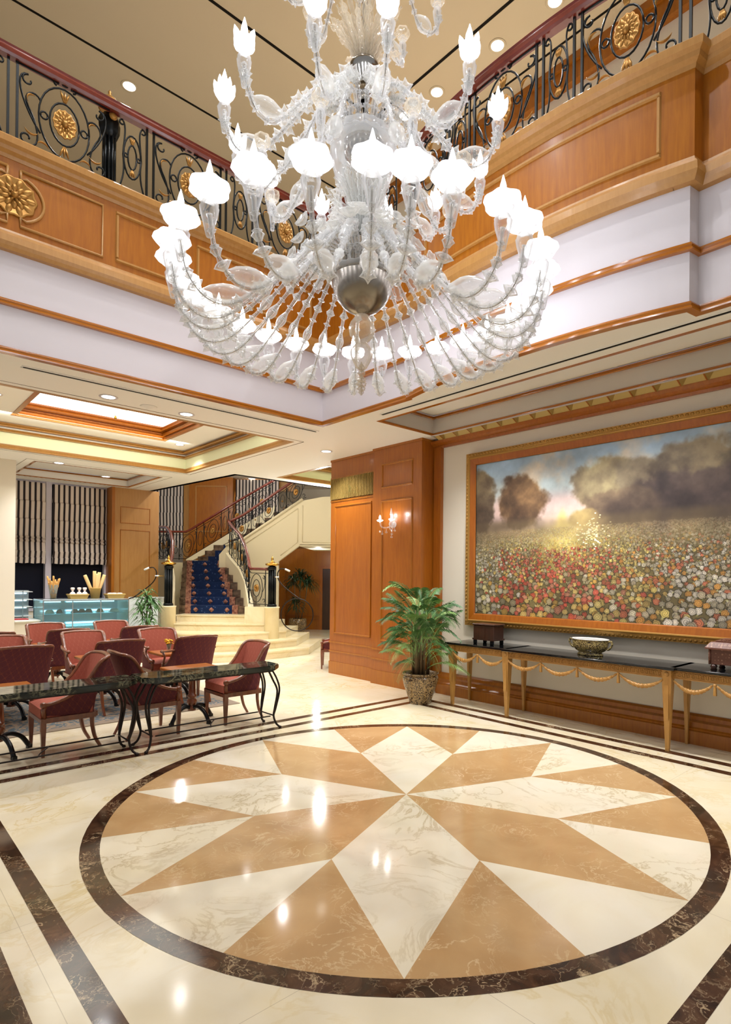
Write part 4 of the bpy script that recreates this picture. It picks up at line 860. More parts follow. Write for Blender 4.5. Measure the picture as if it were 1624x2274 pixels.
# ================================================================ PALMS
def frond(mb,base,az,length,rise,droop,nl=22,lw=.008,ll=.16,rnd=random,mi=0):
    P=[];x0,y0,z0=base
    for i in range(13):
        t=i/12; out=length*(.12*t+.88*t**1.5)*.75; z=z0+rise*t-droop*t*t*t; P.append(Vector((x0+out*cos(az),y0+out*sin(az),z)))
    mb.tube(P,[.006*(1-.8*i/12) for i in range(13)],4,mi=1)
    for k in range(nl):
        t=.38+.62*k/nl; f=t*12; i=min(11,int(f)); c=P[i].lerp(P[i+1],f-i); T=(P[i+1]-P[i]).normalized(); sd=T.cross(Vector((0,0,1))); sd=sd.normalized() if sd.length>.05 else Vector((-sin(az),cos(az),0)); L_=ll*(1.1-.75*abs(t-.62)/.4)*rnd.uniform(.8,1.15); L_=max(.05,L_)
        for s in (-1,1):
            d=(T*.75+sd*s*.8+Vector((0,0,.12))).normalized(); m_=c+d*L_*.55; e_=c+d*L_+Vector((0,0,-L_*.35)); wv=T*lw*.6+Vector((0,0,lw*.35)); mb.add([c,m_-wv,e_,m_+wv],[(0,1,2,3)],mi)
pp=thing('potted_palm','tall feathery areca palm in a brown patterned pot at the foot of the wooden pillar','potted plant',(2.38,2.23,0))
a=MB(); a.open_lathe([(0,0),(.135,0),(.142,.012),(.15,.05),(.175,.12),(.21,.22),(.232,.30),(.236,.335),(.222,.36),(.205,.368),(.225,.375),(.24,.385),(.236,.398),(.222,.40),(.2,.385),(.19,.34)],44); a.build('pot','pot_glaze',pp)
a=MB(); a.lathe([(.001,.345),(.19,.345)],24); a.build('soil','soil',pp)
rnd=random.Random(21); st=MB(); fo=MB(); fl_=MB()
for k in range(54):
    q=rnd.uniform(0,2*PI); r0=.11*rnd.random()**.5; x,y=r0*cos(q),r0*sin(q); h=rnd.uniform(.35,.95); x2,y2=x*1.4,y*1.4
    st.tube([(x,y,.33),((x+x2)/2,(y+y2)/2,.33+h*.5),(x2,y2,.33+h)],[.009,.007,.005],6)
    frond((fo if k%5 else fl_),(x2,y2,.28+h),q+rnd.uniform(-.8,.8),rnd.uniform(.22,.62),rnd.uniform(.32,.68),rnd.uniform(.05,.36),36,.0065,.18,rnd)
for k in range(26):
    q=2*PI*k/26+rnd.uniform(-.2,.2); frond((fo if k%3 else fl_),(.08*cos(q),.08*sin(q),rnd.uniform(.42,.9)),q,rnd.uniform(.5,.78),rnd.uniform(.22,.5),rnd.uniform(.2,.55),32,.0065,.16,rnd)
st.build('stems','trunk',pp); fo.build('foliage',['leaf','leaf_light'],pp); fl_.build('foliage',['leaf_light','leaf_light'],pp)
# ================================================================ CAFE FURNITURE
def make_chair(arms=False):
    t=thing('armchair','x','chair',(0,0,0),0,'rust patterned armchairs around the café tables')
    # U-shaped upholstered shell: plan points, top height, lean at top
    pl=[(-.25,.22,.45,0),(-.255,.12,.475,.005),(-.26,.02,.53,.02),(-.262,-.06,.63,.05),(-.262,-.14,.79,.085),(-.25,-.19,.835,.10),(-.17,-.215,.842,.11),(-.08,-.225,.848,.11),(0,-.228,.85,.11)]
    pl=pl+[(-x,y,z,l) for x,y,z,l in pl[-2::-1]]
    n=len(pl); outer=MB(); inner=MB(); hs=[0,.25,.5,.75,1]
    def pt(i,h,th):
        x,y,z,l=pl[i]; zz=.34+(z-.34)*h; k=h**1.6; wdt=1+.0*k-(1-h)*.13 if abs(x)>.1 else 1-(1-h)*.1
        xx=x*wdt; yy=y-l*k+(1-h)*.02; nx,ny=-x*(1 if abs(x)>.2 else .5),(.2 if y<-.1 else 0); ln=math.hypot(nx,ny) or 1
        return (xx+nx/ln*th,yy+ny/ln*th,zz)
    for mb,th in ((outer,0),(inner,.038)):
        V=[pt(i,h,th) for i in range(n) for h in hs]; k=len(hs); mb.add(V,[(i*k+j,i*k+j+1,(i+1)*k+j+1,(i+1)*k+j) for i in range(n-1) for j in range(k-1)],0,True)
    outer.build('backrest','fabric_out',t); inner.build('inner_upholstery','fabric_in',t)
    a=MB(); P=[Vector(pt(i,1,.017))+Vector((0,0,.008)) for i in range(n)]; P=smooth_path(P,3); a.tube(P,.0235,8,flat=.75); a.lathe([(.001,.03),(.024,.022),(.028,0),(.02,-.02)],12,o=P[0]+Vector((0,.015,-.0))); a.lathe([(.001,.03),(.024,.022),(.028,0),(.02,-.02)],12,o=P[-1]+Vector((0,.015,0)))
    for s in (0,-1):
        q=P[s]; a.tube([q,(q[0],q[1]+.015,.42),(q[0]*.98,.225,.34)],.02,8)
    a.build('top_rail','wood_chair',t)
    a=MB(); sx=.225; 
    V=[];NY=8;NX=8
    for i in range(NX+1):
        for j in range(NY+1):
            u,v=i/NX*2-1,j/NY*2-1; z=.425+.045*(1-u**4)*(1-v**4); V.append((u*(.225-.012*(v<-.5)),v*.21+.045,z))
    a.add(V,[(i*(NY+1)+j,(i+1)*(NY+1)+j,(i+1)*(NY+1)+j+1,i*(NY+1)+j+1) for i in range(NX) for j in range(NY)],0,True)
    a.box(-.225,.225,-.165,.255,.335,.428,0); a.build('seat','fabric_in',t)
    a=MB(); a.box(-.245,.245,.215,.255,.30,.345); a.box(-.245,-.215,-.19,.255,.30,.345); a.box(.215,.245,-.19,.255,.30,.345); a.box(-.2,.2,-.215,-.185,.30,.345); a.build('seat_frame','wood_chair',t)
    for s in (-1,1):
        a=MB(); V=[]
        for z,k,dx in ((.34,.021,0),(.26,.021,0),(0,.012,.0)): V+=[(s*.232+q*k,.235+r*k,z) for q,r in ((-1,-1),(1,-1),(1,1),(-1,1))]
        a.add(V,[(i*4+j,i*4+(j+1)%4,(i+1)*4+(j+1)%4,(i+1)*4+j) for i in range(2) for j in range(4)]+[(0,1,2,3),(8,9,10,11)]); a.build('leg','wood_chair',t)
        if arms:
            w_=MB(); P=smooth_path([(s*.262,-.19,.69),(s*.285,-.06,.665),(s*.285,.08,.65),(s*.275,.175,.64)],5); w_.tube(P,[.015+.006*(i/(len(P)-1)) for i in range(len(P))],8,flat=.7); w_.lathe([(.001,.024),(.022,.012),(.026,-.004),(.015,-.02)],12,o=P[-1]); w_.tube(smooth_path([(s*.278,.15,.635),(s*.27,.10,.58),(s*.262,.16,.50),(s*.255,.2,.44)],5),.014,8); w_.build('armrest','wood_chair',t)
        a=MB(); P=smooth_path([(s*.19,-.17,.33),(s*.185,-.175,.22),(s*.18,-.2,.1),(s*.175,-.25,.0)],5); a.tube(P,[.022-.008*i/(len(P)-1) for i in range(len(P))],6,smooth=False); a.build('leg','wood_chair',t)
    return t
chair=make_chair(); chair2=make_chair(True)
G='rust patterned armchairs around the café tables'
# (x,y,facing angle: 0 = facing +y)
chairs=[(-1.52,3.03,PI/2,'rust armchair pushed under the left marble-topped iron table, turned left, slim side view'),
 (.20,3.04,PI/2,'rust armchair facing left, under the right end of the right iron table'),
 (-.79,3.03,-PI/2,'dark-backed armchair facing right, its legs seen through the gap between the two iron tables'),
 (-1.66,4.30,0,'armchair with broad patterned back to us at the left picture edge'),
 (-.70,4.32,0,'armchair with its patterned back to us, right behind the narrow side-on chair'),
 (.19,4.28,0,'armchair with its tall back to us, beside the yellow flowers, nearest the marble steps'),
 (-1.66,5.12,PI,'rust armchair front facing us at the far left, behind the broad-backed one'),
 (-.72,5.28,PI,'armchair facing us in the middle of the second row, left arm gleaming'),
 (.19,5.12,PI,'rust armchair facing us, left of the yellow flowers'),
 (-1.66,6.26,0,'armchair back barely showing its top rail below the cream column'),
 (-.76,6.26,0,'dark purple armchair back behind the middle front-facing chair'),
 (.18,6.22,0,'dark armchair back beside the leafy plant, in front of the steps'),
 (-.77,7.08,PI,'farthest left armchair facing us, before the small counter'),
 (.17,7.06,PI,'farthest armchair facing us, before the lit pastry case'),
 (3.42,5.45,.9,'sliver of a rust armchair peeking out behind the wooden pillar')]
used=set()
for (x,y,rz,lab) in chairs:
    pr_=chair2 if rz in (0,PI) else chair; place(pr_,pr_.name not in used,(x,y,.009 if y>3.9 and x<.6 else 0),rz,lab,G); used.add(pr_.name)
def make_ped():
    t=thing('cafe_table','x','table',(0,0,0),0,'square wooden pedestal café tables')
    a=MB(); a.box(-.27,.27,-.235,.235,.565,.60,0,.008); a.build('tabletop','wood_red',t)
    a=MB(); a.lathe([(.11,.565),(.1,.54),(.04,.52),(.038,.30),(.05,.29),(.052,.27),(.034,.26),(.05,.24),(.056,.21),(.045,.185),(.03,.175),(.045,.165),(.045,.12)],20); a.build('pedestal','wood_chair',t)
    for k in range(4):
        q=PI/4*0+k*PI/2+.3; a=MB(); P=smooth_path([(0.02,0,.15),(.1,0,.17),(.2,0,.12),(.27,0,.02)],5); a.tube(P,[.022]*len(P),6); a.box(.25,.29,-.018,.018,0,.03); a.xf(Matrix.Rotation(q,4,'Z')); a.build('leg','black_metal',t)
    return t
ped=make_ped()
for i,(x,y,lab) in enumerate(((-.22,3.24,'wooden pedestal café table just behind the right marble-topped iron table'),(-2.03,3.16,'wooden pedestal café table at the left edge behind the left iron table'),(-.68,4.80,'café table among the second row chairs, middle one'),(.19,4.72,'café table with yellow flowers nearest the marble steps'),(-1.66,4.72,'café table at the left edge of the second row'),(-.76,6.68,'café table in the back row before the small counter'),(.18,6.64,'café table in the back row before the pastry case'))):
    place(ped,i==0,(x,y,.009 if y>3.9 else 0),0,lab)
def vase(loc,lab,first=[None]):
    if first[0] is None:
        t=thing('flower_vase','x','flowers',loc,0,'little vases of yellow flowers on the café tables'); a=MB(); a.open_lathe([(.0,0),(.022,0),(.028,.05),(.03,.09)],14); a.build('vase','vase_glass',t)
        rnd=random.Random(2); a=MB(); s=MB()
        for k in range(26):
            q=rnd.uniform(0,6.28); r=rnd.uniform(0,.05); z=rnd.uniform(.1,.155); p=Vector((r*cos(q),r*sin(q),z)); a.lathe([(.001,.008),(.014,.006),(.016,0),(.005,-.006)],8,o=p,lobes=4,amp=.3,axis=(cos(q)*.5,sin(q)*.5,1)); s.tube([(0,0,.02),p],.002,4)
        a.build('blossoms','yellow_flower',t); s.build('stems','leaf',t); first[0]=t; t['label']=lab; return t
    return place(first[0],False,loc,0,lab)
vase((.16,4.86,.6),'small glass vase of yellow flowers beside the tall chair back near the steps')
vase((-.52,4.98,.6),'small vase of yellow flowers mostly hidden between the middle chairs')
# marble-topped iron consoles
def iron_table(x0,x1,lab):
    t=thing('iron_console_table',lab,'table',((x0+x1)/2,2.49,0)); hw=(x1-x0)/2; 
    c=.11; a=MB(); T=.68
    def oct_(g): return [(-hw+g,-.2+c),(-hw+c,-.2+g),(hw-c,-.2+g),(hw-g,-.2+c),(hw-g,.2-g),(-hw+g,.2-g)]
    a.prism(oct_(.012),T-.055,T-.045); a.prism(oct_(0),T-.045,T-.01); a.prism(oct_(.01),T-.01,T); a.build('tabletop','marble_green',t)
    for sx in (-1,1):
        for sy in (-1,1):
            a=MB(); X=sx*(hw-.1); Yb=sy*.12
            for off in (0,1):
                ox=-sx*.045*off
                P=smooth_path([(X+ox,Yb,T-.055),(X+sx*.05+ox*.9,Yb+sy*.02*(1-off),.52),(X+sx*.075+ox*.6,Yb+sy*.03,.40),(X+sx*.04+ox*.3,Yb+sy*.02,.22),(X+sx*.02,Yb+sy*.01,.13),(X+sx*.04,Yb+sy*.03,.05),(X+sx*.075,Yb+sy*.05,.012)],5)
                a.tube(P,[.0105]*len(P),6)
            a.lathe([(.001,0),(.016,.004),(.018,.014),(.012,.024),(.001,.026)],10,o=(X+sx*.075,Yb+sy*.05,0)); a.build('leg','iron_brown',t)
    a=MB()
    for sy in (-1,1): a.tube([(-hw+.12,sy*.13,.135),(hw-.12,sy*.13,.135)],.007,6)
    for sx in (-1,1): a.tube([(sx*(hw-.09),-.13,.14),(sx*(hw-.09),.13,.14)],.007,6)
    a.tube(smooth_path([(-.1,-.13,.135),(-.02,-.05,.11),(.02,.05,.11),(.1,.13,.135)],5),.006,6); a.build('stretcher','iron_brown',t)
    a=MB()
    for sy in (-1,1): a.box(-hw+.1,hw-.1,sy*.13-.006,sy*.13+.006,T-.075,T-.055)
    a.build('top_frame','iron_brown',t)
iron_table(-1.07,.37,'right-hand green marble console table on curly iron legs, nearer the steps')
iron_table(-2.6,-1.10,'left-hand green marble console table on curly iron legs, cut by the picture edge')
a=MB(); a.box(-3.6,.62,3.72,5.6,0.0012,.008,0); a.box(-3.45,.5,3.84,5.48,.008,.0085,1); tag(a.build('area_rug',['rug','rug_pat']),'low grey-brown patterned rug under the café tables','rug')
# ================================================================ BAKERY COUNTER
bc=thing('display_case','glass pastry display case with cool lit shelves below the window','display case',(0,0,0))
BX0,BX1,BY0,BY1=-.45,1.02,9.0,9.75
a=MB(); a.box(BX0,BX1,BY0+.08,BY1,0,.42,0); a.box(BX0,BX1,BY1-.06,BY1,.42,1.15,0); a.build('base','steel',bc)
a=MB(); a.box(BX0,BX1,BY0,BY1,1.145,1.175,0,.006); a.build('countertop','steel',bc)
a=MB(); a.box(BX0,BX1,BY0-.0,BY0+.012,.42,1.145); a.box(BX0,BX0+.012,BY0,BY1,.42,1.145); a.box(BX1-.012,BX1,BY0,BY1,.42,1.145); a.build('glass_front','case_glass',bc)
for z in (.66,.9): a=MB(); a.box(BX0+.03,BX1-.03,BY0+.06,BY1-.08,z,z+.012); a.build('shelf','case_glass',bc)
for z in (.70,.94,1.12,.50):
    for (p,q) in ((BX0+.1,-.02),(.08,BX1-.08)): a=MB(); a.box(p,q,BY1-.12,BY1-.08,z-.02,z+.012); a.build('light_tube','case_light',bc)
for x in (BX0+.0,.02,.5,BX1-.02): a=MB(); a.box(x,x+.016,BY0-.004,BY0+.01,.42,1.145); a.build('post','steel',bc)
for k,(x,z,r,m_,lab) in enumerate(((-.28,.912,.07,'cream_food','white cream cake in the left bay of the display case, upper shelf'),(-.12,.912,.05,'cake','small brown cake in the left bay of the display case'),(.14,.912,.06,'cake','first of the domed brown cakes on the upper shelf'),(.26,.912,.06,'cake','second of the domed brown cakes on the upper shelf'),(.38,.912,.06,'cake','third of the domed brown cakes, by the middle post'),(.58,.912,.06,'bread','pale pastry on the upper shelf right of the middle post'),(.84,.912,.08,'cream_food','iced white cake at the right end of the upper shelf'),(.7,.672,.08,'bread2','pale loaf on the lower shelf of the display case'))):
    a=MB(); a.lathe([(.001,.07 if m_!='cream_food' else .06),(r*.6,.065),(r*.95,.04),(r,.012),(r*.9,0)],20,lobes=8,amp=.03); a.lathe([(r*1.25,0),(r*1.3,.004),(r*1.2,.006)],20); tag(a.build('cake',m_,loc=(x,9.3,z)),lab,'cake','cakes in the glass display case')
# lower side counter with its own glass shelf unit
sc2=thing('service_counter','low cream service counter left of the lit display case','counter',(0,0,0))
a=MB(); a.box(-.86,-.47,9.15,9.8,0,.78); a.build('base','wall_cream',sc2); a=MB(); a.box(-.86,-.46,9.1,9.85,.78,.81,0,.005); a.build('countertop','white_panel',sc2)
sh2=thing('shelf_unit','open blue-lit glass shelf unit standing behind the low service counter','shelf',(-.62,10.2,0))
a=MB(); a.box(-.42,.22,.2,.23,0,1.32); a.box(-.42,-.4,-.15,.23,0,1.3); a.box(.05,.065,-.16,-.15,.8,1.32); a.build('frame','steel',sh2)
for z in (.82,1.0,1.14,1.29): a=MB(); a.box(-.42,.22,-.15,.2,z,z+.012); a.build('shelf','white_panel',sh2)
for z in (.99,1.13,1.27): a=MB(); a.box(-.38,.18,.17,.195,z-.02,z); a.build('light_tube','case_light',sh2)
for k,(x,z,m_,lab) in enumerate(((-.3,1.152,'bread','flat loaf on the upper glass shelf, left one'),(-.12,1.152,'bread2','flat loaf on the upper glass shelf, right one'),(-.15,.832,'cake','brown loaf on the lowest shelf behind the low counter'))):
    a=MB(); a.lathe([(.001,.06),(.05,.05),(.08,.02),(.07,0)],16,sx=1.1,sy=.7); tag(a.build('loaf',m_,loc=(-.62+x,10.2,z)),lab,'bread','loaves on the glass shelf unit')
a=MB(); a.box(-.84,-.62,9.25,9.5,.81,.83); tag(a.build('menu_tray','red_plastic'),'small red tray on the low counter beside the cream column','tray')
# things on the case
def basket(x,lab,bags):
    t=thing('bread_basket',lab,'basket',(x,9.35,1.175),0,'baskets on the display case'); a=MB(); a.add([(-.14,-.09,0),(.14,-.09,0),(.14,.09,0),(-.14,.09,0),(-.17,-.11,.08),(.17,-.11,.08),(.17,.11,.08),(-.17,.11,.08)],[(0,1,2,3),(0,1,5,4),(1,2,6,5),(2,3,7,6),(3,0,4,7)]); a.box(-.172,.172,-.115,-.1,.072,.09); a.box(-.172,.172,.1,.115,.072,.09); a.box(-.175,-.16,-.1,.1,.072,.09); a.box(.16,.175,-.1,.1,.072,.09); a.build('tray','basket',t)
    for j,(dx,dy) in enumerate(bags):
        b=thing('bread_bag','twisted clear bag of rolls in the basket '+lab.split(' ',3)[-1]+', '+('leftmost','middle','rightmost','rear')[j],'bag',(x+dx,9.35+dy,1.2)); a=MB(); a.lathe([(.03,0),(.055,.03),(.055,.06),(.03,.1),(.01,.115),(.03,.15),(.035,.18),(.02,.19)],14,lobes=5,amp=.15); a.build('bag','plastic_bag',b)
        a=MB(); a.lathe([(.001,.05),(.04,.04),(.045,.02),(.02,0)],12,o=(0,0,.03)); a.build('rolls','bread',b)
basket(.20,'shallow yellow basket left of the baguette bucket',[(-.09,0),(.03,.02),(.12,0)])
t=basket(.98-.12,'shallow yellow basket at the right end of the display case',[])
rnd=random.Random(9)
for j,(dx,dy) in enumerate(((-.08,0),(0,.03),(.09,-.02))):
    a=MB(); a.lathe([(.001,.05),(.045,.045),(.055,.02),(.03,0)],14,lobes=6,amp=.06); tag(a.build('bread_roll','plastic_bag',loc=(.86+dx,9.35+dy,1.235)),('left','middle','right')[j]+' pale roll in the yellow basket nearest the green plant','bread','rolls in the right basket')
bk=thing('baguette_bucket','round yellow bucket of upright baguettes on the display case','bucket',(.52,9.4,1.175)); a=MB(); a.open_lathe([(0,0),(.075,0),(.1,.19),(.108,.195),(.104,.21)],24); a.build('bucket','basket',bk)
for j,(dx,dz,an) in enumerate(((-.05,.0,-.38),(0.0,.05,-.02),(.04,.03,.12),(.07,.0,.32),(.02,.0,.05))):
    a=MB(); a.lathe([(.02,0),(.032,.04),(.034,.3),(.033,.42),(.03,.44)],12); o=a.build('baguette','bread2',loc=(.52+dx*.5,9.4+(j%2)*.03,1.22+dz)); o.rotation_euler=(0,an,0); tag(o,('leftmost, leaning baguette','tall upright baguette, second from left','upright baguette right of the tallest','rightmost, leaning baguette','short baguette at the back')[j]+' in the yellow bucket','bread','baguettes in the bucket')
vs=thing('breadstick_vase','tall glass vase of knobbly breadsticks at the left end of the display case','vase',(-.2,9.4,1.175)); a=MB(); a.open_lathe([(0,0),(.05,0),(.06,.1),(.085,.26),(.08,.265),(.057,.1)],20); a.build('vase','vase_glass',vs)
for j in range(9):
    q=2*PI*j/9+.3; l=rnd.uniform(.12,.28); a=MB(); P=[Vector((.02*cos(q),.02*sin(q),.01)).lerp(Vector(((.05+l*.25)*cos(q),(.05+l*.25)*sin(q),.22+l*.8)),i/10) for i in range(11)]
    a.tube(P,[.013+.005*(i%3==0) for i in range(11)],7); a.build('breadstick','bread',vs)
# leafy plant beside the case
def cane_plant(loc,lab,h,n,seed,mat,potm,pr,ph,heads,spread=.35):
    t=thing('potted_plant',lab,'potted plant',loc); rnd=random.Random(seed); a=MB(); a.open_lathe([(0,0),(pr*.7,0),(pr,ph*.6),(pr*.95,ph),(pr*.85,ph),(pr*.85,ph*.8)],24); a.build('pot',potm,t); a=MB(); a.lathe([(.001,ph*.85),(pr*.86,ph*.85)],16); a.build('soil','soil',t)
    s=MB(); f=MB()
    for (dx,dy,hh) in heads:
        s.tube([(dx*.3,dy*.3,ph*.8),(dx*.7,dy*.7,hh*.6),(dx,dy,hh)],.014,6)
        for k in range(n):
            q=rnd.uniform(0,6.28); el=rnd.uniform(-.5,1.1); L_=spread*rnd.uniform(.6,1.1); c=Vector((dx,dy,hh+rnd.uniform(-.12,.06))); d=Vector((cos(q)*cos(el),sin(q)*cos(el),sin(el))); tip=c+d*L_+Vector((0,0,-L_*.35)); mid=c+d*L_*.55
            w=d.cross(Vector((0,0,1))).normalized()*.016; f.add([c,mid-w,tip,mid+w],[(0,1,2,3)])
    s.build('stems','trunk',t); f.build('foliage',mat,t); return t
cane_plant((1.25,8.72,0),'bright green spiky-leaved plant beside the right end of the pastry case',.9,70,5,'leaf','white_panel',.14,.3,[(-.08,0,.95),(.1,.05,1.12),(0,-.08,.75),(.05,.1,1.25)],.34)
# ================================================================ STAIRCASE (local frame: x across, y depth)
SO=S(-4.1,11,0); stc=thing('staircase','curving grand staircase with cream marble steps and blue patterned carpet','staircase',SO,SROT)
def L(a,d): return (a+4.1,d-11)
def poly_step(mb,cx,w,d0,d1,z0,z1,bow,mi=0,nose=.02,n=60,rr=None):
    # front edge bowed towards the lobby
    fr=[]
    for i in range(n+1):
        u=-1+2*i/n; fr.append((cx+u*w,d0+bow*(abs(u)**2.2)))
    lim=-5.02 if d0<12 else -5.2
    fr=[(lim,min(y for x,y in fr if x>=lim-.0 and abs(x-lim)<.25))]+[(x,y) for x,y in fr if x>lim]
    pts=[L(x,y) for x,y in fr]+[L(cx+w,d1),L(lim,d1)]
    mb.prism(pts,z0,z1-.03,mi)
    pts=[L(cx+(x-cx)*1.008,y-nose) for x,y in fr]+[L(cx+w,d1),L(lim,d1)]; mb.prism(pts,z1-.03,z1,mi)
specs=[(2.05,10.95,1.45),(1.75,11.35,1.25),(1.47,11.8,1.05),(1.15,12.5,.12),(.95,13.0,.08)]
for i,(w,d0,bow) in enumerate(specs):
    a=MB(); poly_step(a,-4.18,w,d0,14.2,.155*i,.155*(i+1),bow); a.build('marble_step','marble_step',stc)
# carpeted flight
def obox(mb,a0,a1,d0,d1,z0,z1,mi=0):
    mb.prism([L(a0,d0),L(a1,d0),L(a1,d1),L(a0,d1)],z0,z1,mi)
for k in range(7):
    d0=13.5+.28*k; zc0=.775+.18*k; cx=-4.57-.125*k; w=.76-.03*k; a=MB(); a.prism([L(cx-w,d0),L(cx+w+.1,d0),L(cx+w+.1,d0+1.0),L(cx-w,d0+1.0)],.0 if k==0 else zc0-.01,zc0+.18,0); a.build('marble_step','stair_marble_dark',stc)
    c=MB(); cw=w*.80; obox(c,cx-cw,cx+cw,d0-.014,d0+.3,zc0,zc0+.188,0)
    for s in (-1,1): obox(c,cx+s*cw,cx+s*(cw-.13),d0-.02,d0+.3,zc0,zc0+.192,1)
    for q in (-.36,0,.36):
        s0=len(c.v); c.lathe([(.001,0),(.05,0),(.05,.004)],12,mi=1,lobes=4,amp=.15,axis=(0,-1,0)); p=L(cx+q,d0-.017); c.xf(Matrix.Translation((p[0],p[1],zc0+.09))@Matrix.Rotation(0,4,'X'),s0)
    c.build('carpet_runner',['carpet_blue','carpet_red'],stc)
for k,(a0,a1,d0,z0) in enumerate(((-5.7,-4.98,15.46,1.99),(-5.5,-4.95,15.7,2.17),(-5.4,-4.9,15.95,2.34),(-5.25,-4.85,16.2,2.51))):
    a=MB(); obox(a,a0-.2,a1,d0,d0+.9,z0-.2,z0+.0,0); obox(a,a0+.08,a1,d0-.01,d0+.3,z0-.19,z0+.006,1); a.build('winder_step',['stair_marble_dark','carpet_blue'],stc)
a=MB(); obox(a,-7.6,-5.5,15.46,17.75,.0,2.0,0); a.build('landing','stair_cream',stc)
for k in range(8):
    a=MB(); obox(a,-4.75+.235*k,-2.6,15.26,16.7,2.45+.145*k,2.60+.145*k,0); obox(a,-4.76+.235*k,-4.76+.235*k+.3,15.4,16.5,2.45+.145*k,2.605+.145*k,1); a.build('upper_step',['stair_marble_dark','carpet_blue'],stc)
# enclosing wall under the upper flight
a=MB(); pts=[(-4.95,.0),(-4.95,2.2),(-4.76,2.42),(-4.34,2.56),(-2.8,3.62),(-2.3,3.72),(-.8,3.8),(-.8,2.46),(-2.87,2.46),(-3.42,2.04),(-3.42,0)]
V=[(*L(x,15.14),z) for x,z in pts]+[(*L(x,15.26),z) for x,z in pts]; n=len(pts); a.add(V,[tuple(range(n)),tuple(range(2*n-1,n-1,-1))]+[(i,(i+1)%n,n+(i+1)%n,n+i) for i in range(n)])
P=[(-4.34,2.45),(-2.95,3.42)]
for (x0,z0,x1,z1) in ((-4.25,2.5,-2.92,3.42),(-2.92,3.42,-2.92,2.55),(-2.92,2.55,-3.36,2.2),(-2.8,2.55,-2.8,3.5),(-2.8,2.55,-1,2.55)): a.tube([(*L(x0,15.135),z0),(*L(x1,15.135),z1)],.012,5)
obox(a,-2.87,-.8,15.14,17.5,2.44,2.5); a.build('stair_wall','stair_cream',stc)
a=MB(); a.tube([(*L(-4.78,15.13),2.44),(*L(-4.34,15.13),2.6),(*L(-2.8,15.13),3.66)],.035,6); a.build('stringer','stair_cream',stc)
# curved stringers of the lower flight
def wallstrip(name,pts,th=.12,mat='stair_cream'):
    a=MB(); V=[];n=len(pts)
    for (x,d,z0,z1) in pts: V+=[(*L(x,d),z0),(*L(x,d),z1),(*L(x+th,d),z1),(*L(x+th,d),z0)]
    a.add(V,[(i*4+j,i*4+(j+1)%4,(i+1)*4+(j+1)%4,(i+1)*4+j) for i in range(n-1) for j in range(4)]+[(0,1,2,3),tuple(4*(n-1)+k for k in range(4))]); return a.build(name,mat,stc)
RS=[(-3.58,12.95,.6,.98),(-3.72,13.3,.6,1.22),(-3.9,13.75,.7,1.52),(-4.2,14.3,.8,1.82),(-4.55,14.8,.9,2.06),(-4.78,15.14,.9,2.25)]
LS=[(-5.38,12.95,.5,1.0),(-5.5,13.4,.5,1.3),(-5.7,13.9,.5,1.6),(-6.0,14.5,.6,1.9),(-6.3,15.0,.6,2.05),(-6.45,15.46,.6,2.1)]
wallstrip('stringer',RS); wallstrip('stringer',LS)
a=MB(); obox(a,-7.6,-6.3,15.0,15.5,0,2.04); obox(a,-6.1,-5.5,12.9,13.1,0,1.05); a.build('side_wall','stair_cream',stc)
# newel pedestals: drum, marble base wall, iron column with brass cap
for s,(ax,dx) in (('right',(-2.97,12.6)),('left',(-5.2,12.6))):
    p=L(ax,dx); a=MB(); a.lathe([(.155,.3),(.155,.96),(.165,.965),(.165,.99)],32,o=(*p,0)); a.build('pedestal','marble_step',stc)
    if s=='right': a=MB(); obox(a,ax-.6,ax,12.65,12.85,.3,.98); a.build('pedestal_wall','marble_step',stc)
    a=MB(); a.lathe([(.10,.99),(.1,1.03),(.085,1.05)],20,o=(*p,0))
    for j in range(10): q=2*PI*j/10; a.tube([(p[0]+.07*cos(q),p[1]+.07*sin(q),1.04),(p[0]+.07*cos(q),p[1]+.07*sin(q),1.8)],.016,5)
    a.lathe([(.055,1.0),(.055,1.8)],12,o=(*p,0)); a.lathe([(.085,1.78),(.09,1.84),(.07,1.86)],20,o=(*p,0)); a.build('newel_column','iron',stc)
    a=MB(); a.lathe([(.05,1.86),(.14,1.885),(.15,1.91),(.12,1.925),(.06,1.94),(.035,1.97),(.02,1.99),(.03,2.02),(.015,2.05),(.002,2.09)],24,o=(*p,0),lobes=12,amp=.03); a.build('brass_cap','brass',stc)
